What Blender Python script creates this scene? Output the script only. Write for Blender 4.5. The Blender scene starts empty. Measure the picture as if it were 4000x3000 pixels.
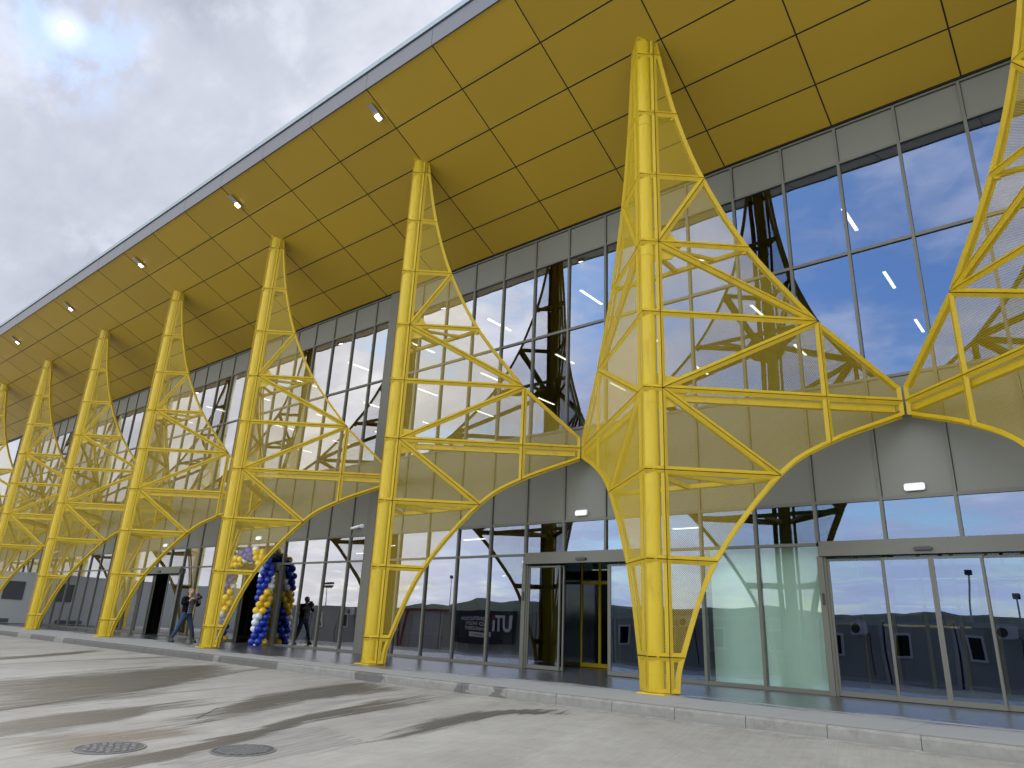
import bpy, bmesh, math, random
from math import sin, cos, pi, radians, sqrt
from mathutils import Vector, Matrix
random.seed(7)
C = bpy.context.scene.collection
SC = bpy.context.scene

# ------------------------------------------------------------------ camera
cam = bpy.data.cameras.new('camera'); cam.lens = 24.83; cam.sensor_width = 36
cam.clip_start = .05; cam.clip_end = 6000
co = bpy.data.objects.new('camera', cam); C.objects.link(co); SC.camera = co
_r = Vector((.770185, .636341, .043409)); _u = Vector((.176761, -.27834, .944078)); _f = Vector((-.612838, .719442, .326854))
M4 = Matrix((( _r.x, _u.x, -_f.x, 0), (_r.y, _u.y, -_f.y, 0), (_r.z, _u.z, -_f.z, .928), (0, 0, 0, 1)))
co.matrix_world = M4

SUN = Vector((-.786, .138, .6026)).normalized()
SUN_EL = math.asin(SUN.z); SUN_AZ = math.atan2(SUN.x, SUN.y)
SC.view_settings.view_transform = 'Standard'; SC.view_settings.look = 'None'
SC.view_settings.exposure = 0.6; SC.view_settings.gamma = 1
SC.cycles.max_bounces = 10; SC.cycles.diffuse_bounces = 3; SC.cycles.glossy_bounces = 5
SC.cycles.transmission_bounces = 4; SC.cycles.transparent_max_bounces = 40
SC.cycles.use_denoising = True
SC.cycles.sample_clamp_indirect = 6

# ------------------------------------------------------------------ node helpers
class NT:
    def __init__(s, tree): s.t = tree; s.n = tree.nodes; s.l = tree.links
    def new(s, typ, **kw):
        nd = s.n.new(typ)
        for k, v in kw.items(): setattr(nd, k, v)
        return nd
    def link(s, a, b): s.l.new(a, b)
    def put(s, sock, v):
        if isinstance(v, bpy.types.NodeSocket): s.l.new(v, sock)
        elif v is not None: sock.default_value = v
    def math(s, op, a, b=None, c=None, clamp=False):
        nd = s.new('ShaderNodeMath', operation=op); nd.use_clamp = clamp
        s.put(nd.inputs[0], a)
        if b is not None: s.put(nd.inputs[1], b)
        if c is not None: s.put(nd.inputs[2], c)
        return nd.outputs[0]
    def vmath(s, op, a, b=None):
        nd = s.new('ShaderNodeVectorMath', operation=op); s.put(nd.inputs[0], a)
        if b is not None: s.put(nd.inputs[1], b)
        return nd.outputs['Value'] if op in ('DOT_PRODUCT', 'LENGTH', 'DISTANCE') else nd.outputs[0]
    def mix(s, f, a, b, blend='MIX'):
        nd = s.new('ShaderNodeMix', data_type='RGBA', blend_type=blend)
        s.put(nd.inputs[0], f); s.put(nd.inputs[6], a if isinstance(a, bpy.types.NodeSocket) else (*a, 1)[:4]); s.put(nd.inputs[7], b if isinstance(b, bpy.types.NodeSocket) else (*b, 1)[:4])
        return nd.outputs[2]
    def noise(s, vec, scale, detail=4, rough=.5, dist=0):
        nd = s.new('ShaderNodeTexNoise'); s.put(nd.inputs['Vector'], vec)
        nd.inputs['Scale'].default_value = scale; nd.inputs['Detail'].default_value = detail
        nd.inputs['Roughness'].default_value = rough; nd.inputs['Distortion'].default_value = dist
        return nd.outputs['Fac']
    def map(s, vec, scale=(1, 1, 1), rot=(0, 0, 0), loc=(0, 0, 0)):
        nd = s.new('ShaderNodeMapping'); s.put(nd.inputs['Vector'], vec)
        nd.inputs['Scale'].default_value = scale; nd.inputs['Rotation'].default_value = rot; nd.inputs['Location'].default_value = loc
        return nd.outputs[0]
    def step(s, v, lo, hi):
        nd = s.new('ShaderNodeMapRange', interpolation_type='SMOOTHSTEP'); s.put(nd.inputs[0], v)
        nd.inputs[1].default_value = lo; nd.inputs[2].default_value = hi
        return nd.outputs[0]
    def ramp(s, v, stops, interp='LINEAR'):
        nd = s.new('ShaderNodeValToRGB'); s.put(nd.inputs[0], v); cr = nd.color_ramp; cr.interpolation = interp
        while len(cr.elements) < len(stops): cr.elements.new(.5)
        for e, (p, c) in zip(cr.elements, stops): e.position = p; e.color = (*c, 1)
        return nd.outputs[0]
    def sep(s, v):
        nd = s.new('ShaderNodeSeparateXYZ'); s.put(nd.inputs[0], v); return nd.outputs
    def comb(s, x, y, z=0):
        nd = s.new('ShaderNodeCombineXYZ'); s.put(nd.inputs[0], x); s.put(nd.inputs[1], y); s.put(nd.inputs[2], z); return nd.outputs[0]

# ------------------------------------------------------------------ world
W = bpy.data.worlds.new('World'); SC.world = W; W.use_nodes = True
w = NT(W.node_tree); bg = w.n['Background']; bg.inputs['Strength'].default_value = .1
sky = w.new('ShaderNodeTexSky', sky_type='NISHITA'); sky.sun_disc = False
sky.sun_elevation = SUN_EL; sky.sun_rotation = SUN_AZ; sky.air_density = 1.3; sky.ozone_density = 2.0; sky.dust_density = .4
d = w.new('ShaderNodeTexCoord').outputs['Generated']
sx, sy, sz = w.sep(d)
zz = w.math('ADD', w.math('MAXIMUM', sz, 0.0), .17)
uv = w.comb(w.math('DIVIDE', sx, zz), w.math('DIVIDE', sy, zz), 0)
uvs = w.map(uv, scale=(1.0, 1.0, 1), rot=(0, 0, radians(35)))
uvl = w.map(uv, scale=(.75, 1.35, 1), rot=(0, 0, radians(-25)), loc=(3.1, 1.7, 0))
n_big = w.noise(uvl, 1.1, 6, .55, .3)
n_fine = w.noise(uvs, 3.4, 10, .58, .15)
n_wisp = w.noise(w.map(uv, scale=(.5, 1.5, 1), rot=(0, 0, radians(40)), loc=(7, 3, 0)), 1.9, 9, .60, .2)
sund = w.vmath('DOT_PRODUCT', d, tuple(SUN))
rear = w.vmath('DOT_PRODUCT', d, Vector((.33, -.90, .30)).normalized())
clearing = w.step(rear, .1, .75)                      # the sky breaks up behind the photographer
cov = w.math('ADD', w.math('MULTIPLY', n_big, .45), w.math('MULTIPLY', n_fine, .55))
cov = w.math('SUBTRACT', cov, w.math('MULTIPLY', clearing, .17))
mask = w.math('MAXIMUM', w.step(cov, .24, .40), w.step(sy, -.05, .25))
hz = w.step(sz, .34, .05)                              # cumulus low on the horizon
cum = w.step(w.noise(w.map(d, scale=(1, 1, 3.2)), 4.5, 9, .6), .40, .62)
mask = w.math('MAXIMUM', mask, w.math('MULTIPLY', w.math('MULTIPLY', cum, hz), .9))
# thin hole of blue around the veiled sun
hole = w.math('MULTIPLY', w.step(sund, .985, .9995), w.step(n_fine, .36, .56))
shade = w.math('ADD', w.math('MULTIPLY', n_wisp, .55), w.math('MULTIPLY', n_fine, .45))
ccol = w.ramp(shade, [(.30, (2.5, 2.7, 3.35)), (.41, (3.4, 3.6, 4.3)), (.53, (4.05, 4.27, 4.95)), (.67, (5.6, 5.8, 6.4))])
rearw = w.step(sy, .15, -.45)
ccol = w.mix(rearw, ccol, w.mix(1.0, ccol, (1.50, 1.38, 1.18), 'MULTIPLY'))
ccol = w.mix(w.math('MULTIPLY', w.math('MULTIPLY', cum, hz), .7), ccol, (5.6, 5.7, 6.2))
glow = w.math('POWER', w.math('MAXIMUM', sund, 0), 45)
gk = w.math('ADD', 1, w.math('MULTIPLY', glow, .12))
gcol = w.mix(1.0, ccol, w.comb(gk, gk, gk), 'MULTIPLY')
skyc = w.mix(1.0, sky.outputs[0], (1.5, 1.45, 1.3), 'MULTIPLY')
col = w.mix(mask, skyc, gcol)
near = w.math('MULTIPLY', w.step(sund, .9945, .9998), w.step(w.noise(d, 16, 8, .6, .2), .40, .60))
col = w.mix(w.math('MULTIPLY', near, .9), col, (4.3, 5.6, 8.2))
streak = w.math('MULTIPLY', w.step(w.noise(w.map(d, loc=(2, 0, 0)), 8, 9, .58, .1), .52, .70), w.step(sund, .90, .985))
col = w.mix(w.math('MULTIPLY', streak, .6), col, (5.9, 6.1, 6.8))
# sky boost added overhead and to the right, out of view, lights the scene
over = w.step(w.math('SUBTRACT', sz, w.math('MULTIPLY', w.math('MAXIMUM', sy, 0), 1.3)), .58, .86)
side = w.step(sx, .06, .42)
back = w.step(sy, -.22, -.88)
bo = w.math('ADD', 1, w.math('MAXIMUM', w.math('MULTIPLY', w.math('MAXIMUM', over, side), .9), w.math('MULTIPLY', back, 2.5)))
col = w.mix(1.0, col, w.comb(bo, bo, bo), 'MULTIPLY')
halo = w.math('POWER', w.step(sund, cos(radians(2.0)), 1.0), 3.0)
col = w.mix(w.math('MULTIPLY', halo, .7), col, (6.6, 7.4, 9.0))
disc = w.step(sund, cos(radians(.46)), cos(radians(.36)))
col = w.mix(disc, col, (30, 32, 34))
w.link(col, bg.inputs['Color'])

# ------------------------------------------------------------------ sun (veiled)
sl = bpy.data.lights.new('sun', 'SUN'); sl.energy = .85; sl.angle = radians(16); sl.color = (1, .95, .88)
so = bpy.data.objects.new('sun', sl); C.objects.link(so)
so.rotation_euler = (-SUN).to_track_quat('-Z', 'Y').to_euler()

# ------------------------------------------------------------------ materials
def material(name):
    m = bpy.data.materials.new(name); m.use_nodes = True; t = NT(m.node_tree); b = t.n['Principled BSDF']; return m, t, b
def simple(name, col, rough=.5, metal=0, var=.06, scale=6, bump=0, spec=.5):
    m, t, b = material(name)
    oc = t.new('ShaderNodeTexCoord').outputs['Object']
    n = t.noise(oc, scale, 6, .6)
    c = t.mix(n, tuple(x * (1 - var) for x in col), tuple(min(1, x * (1 + var)) for x in col))
    t.link(c, b.inputs['Base Color'])
    t.put(b.inputs['Roughness'], t.math('ADD', rough - .06, t.math('MULTIPLY', n, .12)))
    b.inputs['Metallic'].default_value = metal; b.inputs['Specular IOR Level'].default_value = spec
    if bump:
        bp = t.new('ShaderNodeBump'); bp.inputs['Strength'].default_value = bump; bp.inputs['Distance'].default_value = .01
        t.put(bp.inputs['Height'], t.noise(oc, scale * 12, 3, .6)); t.link(bp.outputs[0], b.inputs['Normal'])
    return m
YEL = (.64, .445, .016)
def yellow_mat(name, rough):
    m, t, b = material(name)
    oc = t.new('ShaderNodeTexCoord').outputs['Object']
    n = t.noise(t.map(oc, scale=(3, 3, .6)), 1.4, 8, .65)
    c = t.ramp(n, [(.28, (.46, .315, .012)), (.45, YEL), (.72, (.66, .475, .022))])
    dirt = t.step(t.noise(oc, 22, 6, .7), .66, .8)
    c = t.mix(t.math('MULTIPLY', dirt, .25), c, (.30, .20, .03))
    t.link(c, b.inputs['Base Color']); b.inputs['Roughness'].default_value = rough; b.inputs['Specular IOR Level'].default_value = .32
    return m
M_yel = yellow_mat('shade-toned yellow', .42)
YEL = (.68, .50, .022); M_tube = yellow_mat('brighter tube yellow', .36)  # same yellow: members toned down for shaded channels, tube kept brighter
def soffit_mat():
    m, t, b = material('soffit yellow panels')
    oc = t.new('ShaderNodeTexCoord').outputs['Object']
    n = t.noise(oc, .35, 3, .5); n2 = t.noise(oc, 160, 2, .5)
    c = t.mix(n, (.43, .28, .018), (.50, .325, .024))
    c = t.mix(t.math('MULTIPLY', n2, .3), c, (.31, .21, .014))
    X, Y, Z = t.sep(oc)
    wn = t.new('ShaderNodeTexWhiteNoise', noise_dimensions='2D')
    t.put(wn.inputs['Vector'], t.comb(t.math('FLOOR', t.math('DIVIDE', t.math('ADD', X, .682), 2.5924)), t.math('FLOOR', t.math('DIVIDE', Y, 1.16))))
    k = t.math('ADD', .93, t.math('MULTIPLY', wn.outputs['Value'], .12)); c = t.mix(1.0, c, t.comb(k, k, k), 'MULTIPLY')
    t.link(c, b.inputs['Base Color']); b.inputs['Roughness'].default_value = .55
    return m
M_soff = soffit_mat()
M_clad = simple('grey cladding', (.140, .140, .115), .48, .15, .05, 1.2)
M_mull = simple('grey aluminium', (.118, .115, .095), .5, .1, .05, 3)
M_fascia = simple('fascia grey', (.125, .13, .15), .38, .45, .07, .8)
M_dark = simple('dark gap', (.012, .012, .012), .6)
M_black = simple('black plastic', (.012, .012, .016), .35)
M_white = simple('white plastic', (.84, .85, .86), .35)
M_inter = simple('interior wall', (.26, .27, .28), .7)
M_floorin = simple('interior floor', (.12, .12, .12), .25)
M_slab = simple('interior slab', (.10, .10, .10), .7)
M_green = simple('pale green interior panel', (.42, .50, .455), .5, var=.03)
M_cont = simple('container white paint', (.44, .45, .43), .45, .1, .12, 1.5)
M_frame = simple('cabin frame white', (.62, .63, .61), .45, .05, .1, 3)
M_contd = simple('container grey wall', (.50, .51, .53), .5, .1, .1, 1.2)
M_tarp = simple('white tarp wall', (.40, .42, .45), .5, 0, .08, .7)
M_red = simple('red trim', (.30, .035, .02), .5)
M_navy = simple('navy banner', (.010, .013, .035), .6)
M_lettw = simple('white lettering', (.92, .92, .93), .6, var=.1)
M_lettr = simple('red lettering', (.55, .03, .015), .6)
M_metal = simple('galvanised metal', (.38, .39, .40), .4, .7)
M_iron = simple('cast iron cover', (.19, .193, .20), .6, .3, .3, 30, .5)
M_irond = simple('cast iron recess', (.075, .074, .072), .6, .3)
M_window = simple('dark window glass', (.01, .012, .014), .08)

def emis(name, col, st):
    m, t, b = material(name); b.inputs['Base Color'].default_value = (.8, .8, .8, 1)
    b.inputs['Emission Color'].default_value = (*col, 1); b.inputs['Emission Strength'].default_value = st; return m
M_led = emis('warm led strip', (1, .92, .70), 5)
M_ledw = emis('cool led lens', (.85, .93, 1), .45)
M_spot = emis('floodlight lens', (1, .93, .72), 5)

def glass_mat(name, base=.18, tint=(.42, .57, .96), trans=(.24, .27, .26), wav=.006):
    m, t, b = material(name); t.n.remove(b); out = t.n['Material Output']
    geo = t.new('ShaderNodeNewGeometry')
    lw = t.new('ShaderNodeLayerWeight'); lw.inputs['Blend'].default_value = .5
    fac = t.math('ADD', base, t.math('MULTIPLY', t.math('POWER', lw.outputs['Facing'], 2.0), 1.0 - base))
    pos = geo.outputs['Position']
    bp = t.new('ShaderNodeBump'); bp.inputs['Strength'].default_value = 1; bp.inputs['Distance'].default_value = wav
    rnd = t.math('MULTIPLY', t.new('ShaderNodeObjectInfo').outputs['Random'], 9)
    t.put(bp.inputs['Height'], t.noise(t.vmath('ADD', t.map(pos, scale=(1.0, 1, .7)), t.comb(rnd, 0, rnd)), .8, 1, .4))
    gl = t.new('ShaderNodeBsdfGlossy'); gl.inputs['Roughness'].default_value = 0
    gcol = t.mix(t.step(lw.outputs['Facing'], .10, .44), tint, (.93, .95, 1.0))
    t.link(gcol, gl.inputs['Color']); t.link(bp.outputs[0], gl.inputs['Normal'])
    tr = t.new('ShaderNodeBsdfTransparent'); tr.inputs['Color'].default_value = (*trans, 1)
    mx = t.new('ShaderNodeMixShader'); t.put(mx.inputs[0], fac); t.link(tr.outputs[0], mx.inputs[1]); t.link(gl.outputs[0], mx.inputs[2])
    t.link(mx.outputs[0], out.inputs['Surface']); return m
M_glass = glass_mat('mirror coated glass')
M_glass_low = glass_mat('lower facade glass', .18, (.47, .61, .96), (.26, .29, .28), .005)
M_glass_clear = glass_mat('clear lower glass', .11, (.66, .82, 1.0), (.85, .95, .90), .004)

def mesh_mat():
    m, t, b = material('perforated yellow sheet'); out = t.n['Material Output']
    uvn = t.new('ShaderNodeUVMap'); uvn.uv_map = 'UVMap'
    x, y, _ = t.sep(uvn.outputs[0])
    k = 2 * pi / .030
    h = t.math('MULTIPLY', t.math('COSINE', t.math('MULTIPLY', x, k * .75)), t.math('COSINE', t.math('MULTIPLY', y, k)))
    lw = t.new('ShaderNodeLayerWeight'); lw.inputs['Blend'].default_value = .5
    # expanded metal has thickness: it closes up when seen edge-on
    thr = t.math('ADD', -.36, t.math('MULTIPLY', t.math('POWER', lw.outputs['Facing'], 2.0), 1.15))
    hole = t.math('GREATER_THAN', h, thr)
    oc = t.new('ShaderNodeTexCoord').outputs['Object']
    c = t.mix(t.noise(oc, 2, 5, .6), (.46, .32, .010), (.55, .39, .014))
    t.link(c, b.inputs['Base Color']); b.inputs['Roughness'].default_value = .45
    tr = t.new('ShaderNodeBsdfTransparent'); mx = t.new('ShaderNodeMixShader')
    t.put(mx.inputs[0], hole); t.link(b.outputs[0], mx.inputs[1]); t.link(tr.outputs[0], mx.inputs[2])
    t.link(mx.outputs[0], out.inputs['Surface']); return m
M_mesh = mesh_mat()

STREAK = radians(14)     # broom marks lean this far from the Y axis
def concrete(name, dark=False):
    m, t, b = material(name)
    pos = t.new('ShaderNodeNewGeometry').outputs['Position']
    r = t.map(pos, rot=(0, 0, -STREAK))
    broom = t.noise(t.map(r, scale=(16, .55, 1)), 2.2, 6, .65)
    fine = t.noise(pos, 60, 4, .7)
    big = t.noise(t.map(r, scale=(1.3, .35, 1)), .55, 6, .6, .4)
    c = t.ramp(big, [(.30, (.285, .276, .250)), (.46, (.335, .326, .300)), (.66, (.385, .376, .350))])
    c = t.mix(t.step(broom, .38, .68), t.mix(1.0, c, (.91, .91, .90), 'MULTIPLY'), c)
    # partly dried wet streaks
    wet = t.math('MULTIPLY', t.step(t.noise(t.map(r, scale=(1.6, .16, 1), loc=(1.2, .4, 0)), 1.0, 7, .62, .3), .54, .66), t.step(t.sep(pos)[0], -6.5, -11.5))
    c = t.mix(t.math('MULTIPLY', wet, .65), c, (.10, .094, .080))
    spk = t.step(fine, .64, .78)
    c = t.mix(t.math('MULTIPLY', spk, .3), c, (.13, .125, .11))
    mott = t.noise(pos, 2.3, 9, .72)
    c = t.mix(1.0, c, t.ramp(mott, [(.3, (.86, .86, .85)), (.5, (1, 1, 1)), (.7, (1.1, 1.1, 1.1))]), 'MULTIPLY')
    lime = t.math('MULTIPLY', t.step(t.noise(pos, 28, 4, .7), .68, .74), t.step(t.noise(pos, .9, 4, .6), .50, .62))
    c = t.mix(t.math('MULTIPLY', lime, .6), c, (.50, .50, .48))
    foot = t.math('MULTIPLY', t.step(t.sep(pos)[1], 9.05, 9.6), t.step(t.noise(pos, 5, 7, .7), .42, .60))
    c = t.mix(t.math('MULTIPLY', foot, .55), c, (.17, .162, .145))
    pit = t.step(t.noise(pos, 11, 5, .75), .70, .76)
    c = t.mix(t.math('MULTIPLY', pit, .35), c, (.5, .49, .46))
    t.link(c, b.inputs['Base Color'])
    t.put(b.inputs['Roughness'], t.math('SUBTRACT', .86, t.math('MULTIPLY', wet, .3)))
    bp = t.new('ShaderNodeBump'); bp.inputs['Strength'].default_value = .5; bp.inputs['Distance'].default_value = .006
    t.put(bp.inputs['Height'], t.math('ADD', broom, t.math('MULTIPLY', fine, .6))); t.link(bp.outputs[0], b.inputs['Normal'])
    return m
M_road = concrete('broomed concrete')
def wet_mat(name, col, edge=.55, al=.9):
    m, t, b = material(name); out = t.n['Material Output']
    uvn = t.new('ShaderNodeUVMap'); uvn.uv_map = 'UVMap'; x, y, _ = t.sep(uvn.outputs[0])
    pos = t.new('ShaderNodeNewGeometry').outputs['Position']
    r = t.map(pos, rot=(0, 0, -STREAK))
    n = t.noise(t.map(r, scale=(9, .5, 1)), 1.7, 9, .74)
    broom = t.noise(t.map(r, scale=(22, .7, 1)), 2.2, 5, .65)
    e = t.math('SUBTRACT', 1, t.math('MAXIMUM', t.math('ABSOLUTE', y), t.math('MULTIPLY', t.math('ABSOLUTE', x), 1.0)))
    e = t.math('ADD', e, t.math('MULTIPLY', t.math('SUBTRACT', n, .5), 2.2))
    a = t.math('MULTIPLY', t.step(e, .10, .10 + edge), al)
    a = t.math('MULTIPLY', a, t.math('ADD', .72, t.math('MULTIPLY', t.step(broom, .35, .6), .28)))
    c = t.mix(broom, tuple(v * .75 for v in col), tuple(v * 1.25 for v in col))
    t.link(c, b.inputs['Base Color']); b.inputs['Roughness'].default_value = .5
    tr = t.new('ShaderNodeBsdfTransparent'); mx = t.new('ShaderNodeMixShader')
    t.put(mx.inputs[0], a); t.link(tr.outputs[0], mx.inputs[1]); t.link(b.outputs[0], mx.inputs[2])
    t.link(mx.outputs[0], out.inputs['Surface']); return m
M_wet = wet_mat('wet concrete', (.098, .092, .078), .55, .85)
M_rust = wet_mat('rusty stain', (.21, .165, .12), .7, .6)
M_pale = wet_mat('pale cement patch', (.38, .375, .36), .12, .75)

def pavement_mat():
    m, t, b = material('granite pavement')
    pos = t.new('ShaderNodeNewGeometry').outputs['Position']; X, Y, Z = t.sep(pos)
    n = t.noise(t.map(pos, scale=(.42, 2.2, 1)), 1.5, 8, .68, .3)
    n2 = t.noise(t.map(pos, scale=(.8, 5, 1)), 2.0, 6, .7)
    left = t.step(X, -19, -27)
    # wet strip near the glass, dry by the kerb; drying patches farther along
    wv = t.math('ADD', t.math('MULTIPLY', t.math('SUBTRACT', Y, 11.45), .50), t.math('MULTIPLY', t.math('SUBTRACT', n, .5), 1.7))
    wv = t.math('ADD', wv, t.math('MULTIPLY', t.math('SUBTRACT', n2, .5), .9))
    wv = t.math('SUBTRACT', wv, t.math('MULTIPLY', left, .75))
    wv = t.math('ADD', wv, t.math('MULTIPLY', t.step(X, -8.5, -13.5), .35))
    wet = t.step(wv, -.02, .13)
    sp = t.noise(pos, 150, 2, .6)
    dry = t.mix(sp, (.27, .278, .285), (.37, .378, .385))
    wc = t.mix(sp, (.038, .042, .048), (.085, .09, .098))
    c = t.mix(wet, dry, wc)
    # slab joints
    jx = t.math('LESS_THAN', t.math('ABSOLUTE', t.math('SUBTRACT', t.math('FRACT', t.math('DIVIDE', X, 1.5)), .5)), .0035)
    jy = t.math('LESS_THAN', t.math('ABSOLUTE', t.math('SUBTRACT', t.math('FRACT', t.math('DIVIDE', t.math('SUBTRACT', Y, 9.9), .9)), .5)), .005)
    c = t.mix(t.math('MULTIPLY', t.math('MAXIMUM', jx, jy), .5), c, (.07, .07, .07))
    t.link(c, b.inputs['Base Color'])
    t.put(b.inputs['Roughness'], t.math('SUBTRACT', .75, t.math('MULTIPLY', wet, .50)))
    bp = t.new('ShaderNodeBump'); bp.inputs['Strength'].default_value = .35; bp.inputs['Distance'].default_value = .002
    t.put(bp.inputs['Height'], sp); t.link(bp.outputs[0], b.inputs['Normal'])
    return m
M_pave = pavement_mat()
def kerb_mat():
    m, t, b = material('concrete kerb')
    pos = t.new('ShaderNodeNewGeometry').outputs['Position']; X, Y, Z = t.sep(pos)
    wob = t.math('MULTIPLY', t.math('SUBTRACT', t.noise(t.map(pos, scale=(1, 1, 3)), 4, 5, .6), .5), .45)
    xx = t.math('ADD', X, wob)
    x0, x1 = -60., 10.
    f = t.math('DIVIDE', t.math('SUBTRACT', xx, x0), x1 - x0)
    segs = [(-60, 1), (-31.4, 0), (-30.1, 1), (-27.9, 0), (-27.0, 1), (-17.5, 0), (-17.1, 1), (-14.72, 0), (-11.95, 1), (-11.1, 0), (-9.3, 1), (-8.93, 0), (-8.42, 1), (-8.08, 0)]
    st = [(max(0, (p - x0) / (x1 - x0)), (v, v, v)) for p, v in segs]
    wet = t.ramp(f, st, 'CONSTANT')
    n = t.noise(pos, 5, 8, .7)
    c = t.ramp(n, [(.3, (.17, .163, .147)), (.5, (.225, .218, .198)), (.7, (.275, .267, .243))])
    low = t.step(t.math('ADD', t.math('MULTIPLY', Z, -1), t.math('MULTIPLY', t.math('SUBTRACT', n, .5), .35)), .09, .17)
    c = t.mix(t.math('MULTIPLY', low, .5), c, (.17, .165, .155))
    c = t.mix(t.math('MULTIPLY', wet, .82), c, t.mix(n, (.06, .057, .05), (.12, .115, .105)))
    t.link(c, b.inputs['Base Color']); b.inputs['Roughness'].default_value = .75
    bp = t.new('ShaderNodeBump'); bp.inputs['Strength'].default_value = .6; bp.inputs['Distance'].default_value = .006
    t.put(bp.inputs['Height'], t.noise(pos, 40, 5, .7)); t.link(bp.outputs[0], b.inputs['Normal'])
    return m
M_kerb = kerb_mat()

# ------------------------------------------------------------------ mesh builder
class MB:
    def __init__(s): s.v = []; s.f = []; s.m = []; s.uv = {}; s.sm = []
    def face(s, pts, mi=0, uvs=None, smooth=False):
        i = len(s.v); s.v += [tuple(p) for p in pts]; s.f.append(tuple(range(i, i + len(pts)))); s.m.append(mi); s.sm.append(smooth)
        if uvs: s.uv[len(s.f) - 1] = uvs
    def add(s, vs, fs, mi=0, smooth=False):
        i = len(s.v); s.v += [tuple(p) for p in vs]
        for f in fs: s.f.append(tuple(i + k for k in f)); s.m.append(mi); s.sm.append(smooth)
    def box(s, x0, x1, y0, y1, z0, z1, mi=0):
        vs = [(x, y, z) for x in (x0, x1) for y in (y0, y1) for z in (z0, z1)]
        s.add(vs, [(0, 1, 3, 2), (4, 6, 7, 5), (0, 4, 5, 1), (2, 3, 7, 6), (0, 2, 6, 4), (1, 5, 7, 3)], mi)
    def bevbox(s, x0, x1, y0, y1, z0, z1, r=.01, mi=0):
        # chamfered along all edges of the x-z outline
        pts = [(x0 + r, z0), (x1 - r, z0), (x1, z0 + r), (x1, z1 - r), (x1 - r, z1), (x0 + r, z1), (x0, z1 - r), (x0, z0 + r)]
        n = 8; vs = [(p[0], y0, p[1]) for p in pts] + [(p[0], y1, p[1]) for p in pts]
        s.add(vs, [tuple(range(n)), tuple(range(2 * n - 1, n - 1, -1))] + [(i, i + n, (i + 1) % n + n, (i + 1) % n) for i in range(n)], mi)
    def beam(s, a, b, w_, h_, up=(0, 0, 1), mi=0):
        a = Vector(a); b = Vector(b); d_ = (b - a).normalized(); up = Vector(up)
        sd = d_.cross(up).normalized(); u2 = sd.cross(d_).normalized()
        o = [sd * (i * w_ / 2) + u2 * (j * h_ / 2) for i, j in ((-1, -1), (1, -1), (1, 1), (-1, 1))]
        s.add([a + q for q in o] + [b + q for q in o], [(0, 1, 2, 3), (7, 6, 5, 4)] + [(i, i + 4, (i + 1) % 4 + 4, (i + 1) % 4) for i in range(4)], mi)
    def tube(s, pts, rad, n=12, mi=0, cap=True):
        pts = [Vector(p) for p in pts]; rad = rad if isinstance(rad, (list, tuple)) else [rad] * len(pts)
        vs = []
        for i, p in enumerate(pts):
            t_ = (pts[min(i + 1, len(pts) - 1)] - pts[max(i - 1, 0)]).normalized()
            a = t_.cross(Vector((0, 0, 1)) if abs(t_.z) < .9 else Vector((1, 0, 0))).normalized(); b = t_.cross(a)
            vs += [p + (a * cos(2 * pi * k / n) + b * sin(2 * pi * k / n)) * rad[i] for k in range(n)]
        fs = [(i * n + k, i * n + (k + 1) % n, (i + 1) * n + (k + 1) % n, (i + 1) * n + k) for i in range(len(pts) - 1) for k in range(n)]
        s.add(vs, fs, mi, True)
        if cap:
            s.face([vs[k] for k in range(n)][::-1], mi); s.face([vs[(len(pts) - 1) * n + k] for k in range(n)], mi)
    def sphere(s, c, r, nu=12, nv=8, mi=0, sc=(1, 1, 1), axis=None):
        c = Vector(c); vs = [Vector((0, 0, 1))]; fs = []
        for j in range(1, nv):
            for i in range(nu):
                a = pi * j / nv; b = 2 * pi * i / nu; vs.append(Vector((sin(a) * cos(b), sin(a) * sin(b), cos(a))))
        vs.append(Vector((0, 0, -1)))
        for i in range(nu): fs.append((0, 1 + i, 1 + (i + 1) % nu))
        for j in range(nv - 2):
            for i in range(nu): fs.append((1 + j * nu + i, 1 + (j + 1) * nu + i, 1 + (j + 1) * nu + (i + 1) % nu, 1 + j * nu + (i + 1) % nu))
        L = len(vs) - 1
        for i in range(nu): fs.append((L, 1 + (nv - 2) * nu + (i + 1) % nu, 1 + (nv - 2) * nu + i))
        rot = Vector((0, 0, 1)).rotation_difference(Vector(axis)) if axis else None
        out = []
        for v in vs:
            v = Vector((v.x * sc[0], v.y * sc[1], v.z * sc[2])) * r
            if rot: v = rot @ v
            out.append(c + v)
        s.add(out, fs, mi, True)
    def cyl(s, a, b, r0, r1=None, n=16, mi=0): s.tube([a, b], [r0, r1 if r1 is not None else r0], n, mi)
    def mesh(s, name, mats):
        me = bpy.data.meshes.new(name); me.from_pydata(s.v, [], s.f)
        for m_ in (mats if isinstance(mats, (list, tuple)) else [mats]): me.materials.append(m_)
        me.polygons.foreach_set('material_index', s.m); me.polygons.foreach_set('use_smooth', s.sm)
        if s.uv:
            uvl = me.uv_layers.new(name='UVMap')
            for fi, uvs in s.uv.items():
                for k, li in enumerate(me.polygons[fi].loop_indices): uvl.data[li].uv = uvs[k]
        me.update(); return me
    def obj(s, name, mats, parent=None, loc=(0, 0, 0), rotz=0):
        o = bpy.data.objects.new(name, s.mesh(name, mats)); C.objects.link(o); o.location = loc; o.rotation_euler = (0, 0, rotz)
        if parent: o.parent = parent
        return o
def tag(o, label=None, cat=None, group=None, kind=None):
    for k, v in (('label', label), ('category', cat), ('group', group), ('kind', kind)):
        if v: o[k] = v
    return o
def empty(name, loc=(0, 0, 0), rotz=0, parent=None, **kw):
    o = bpy.data.objects.new(name, None); C.objects.link(o); o.location = loc; o.rotation_euler = (0, 0, rotz); o.empty_display_size = .2
    if parent: o.parent = parent
    return tag(o, **kw)
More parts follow.
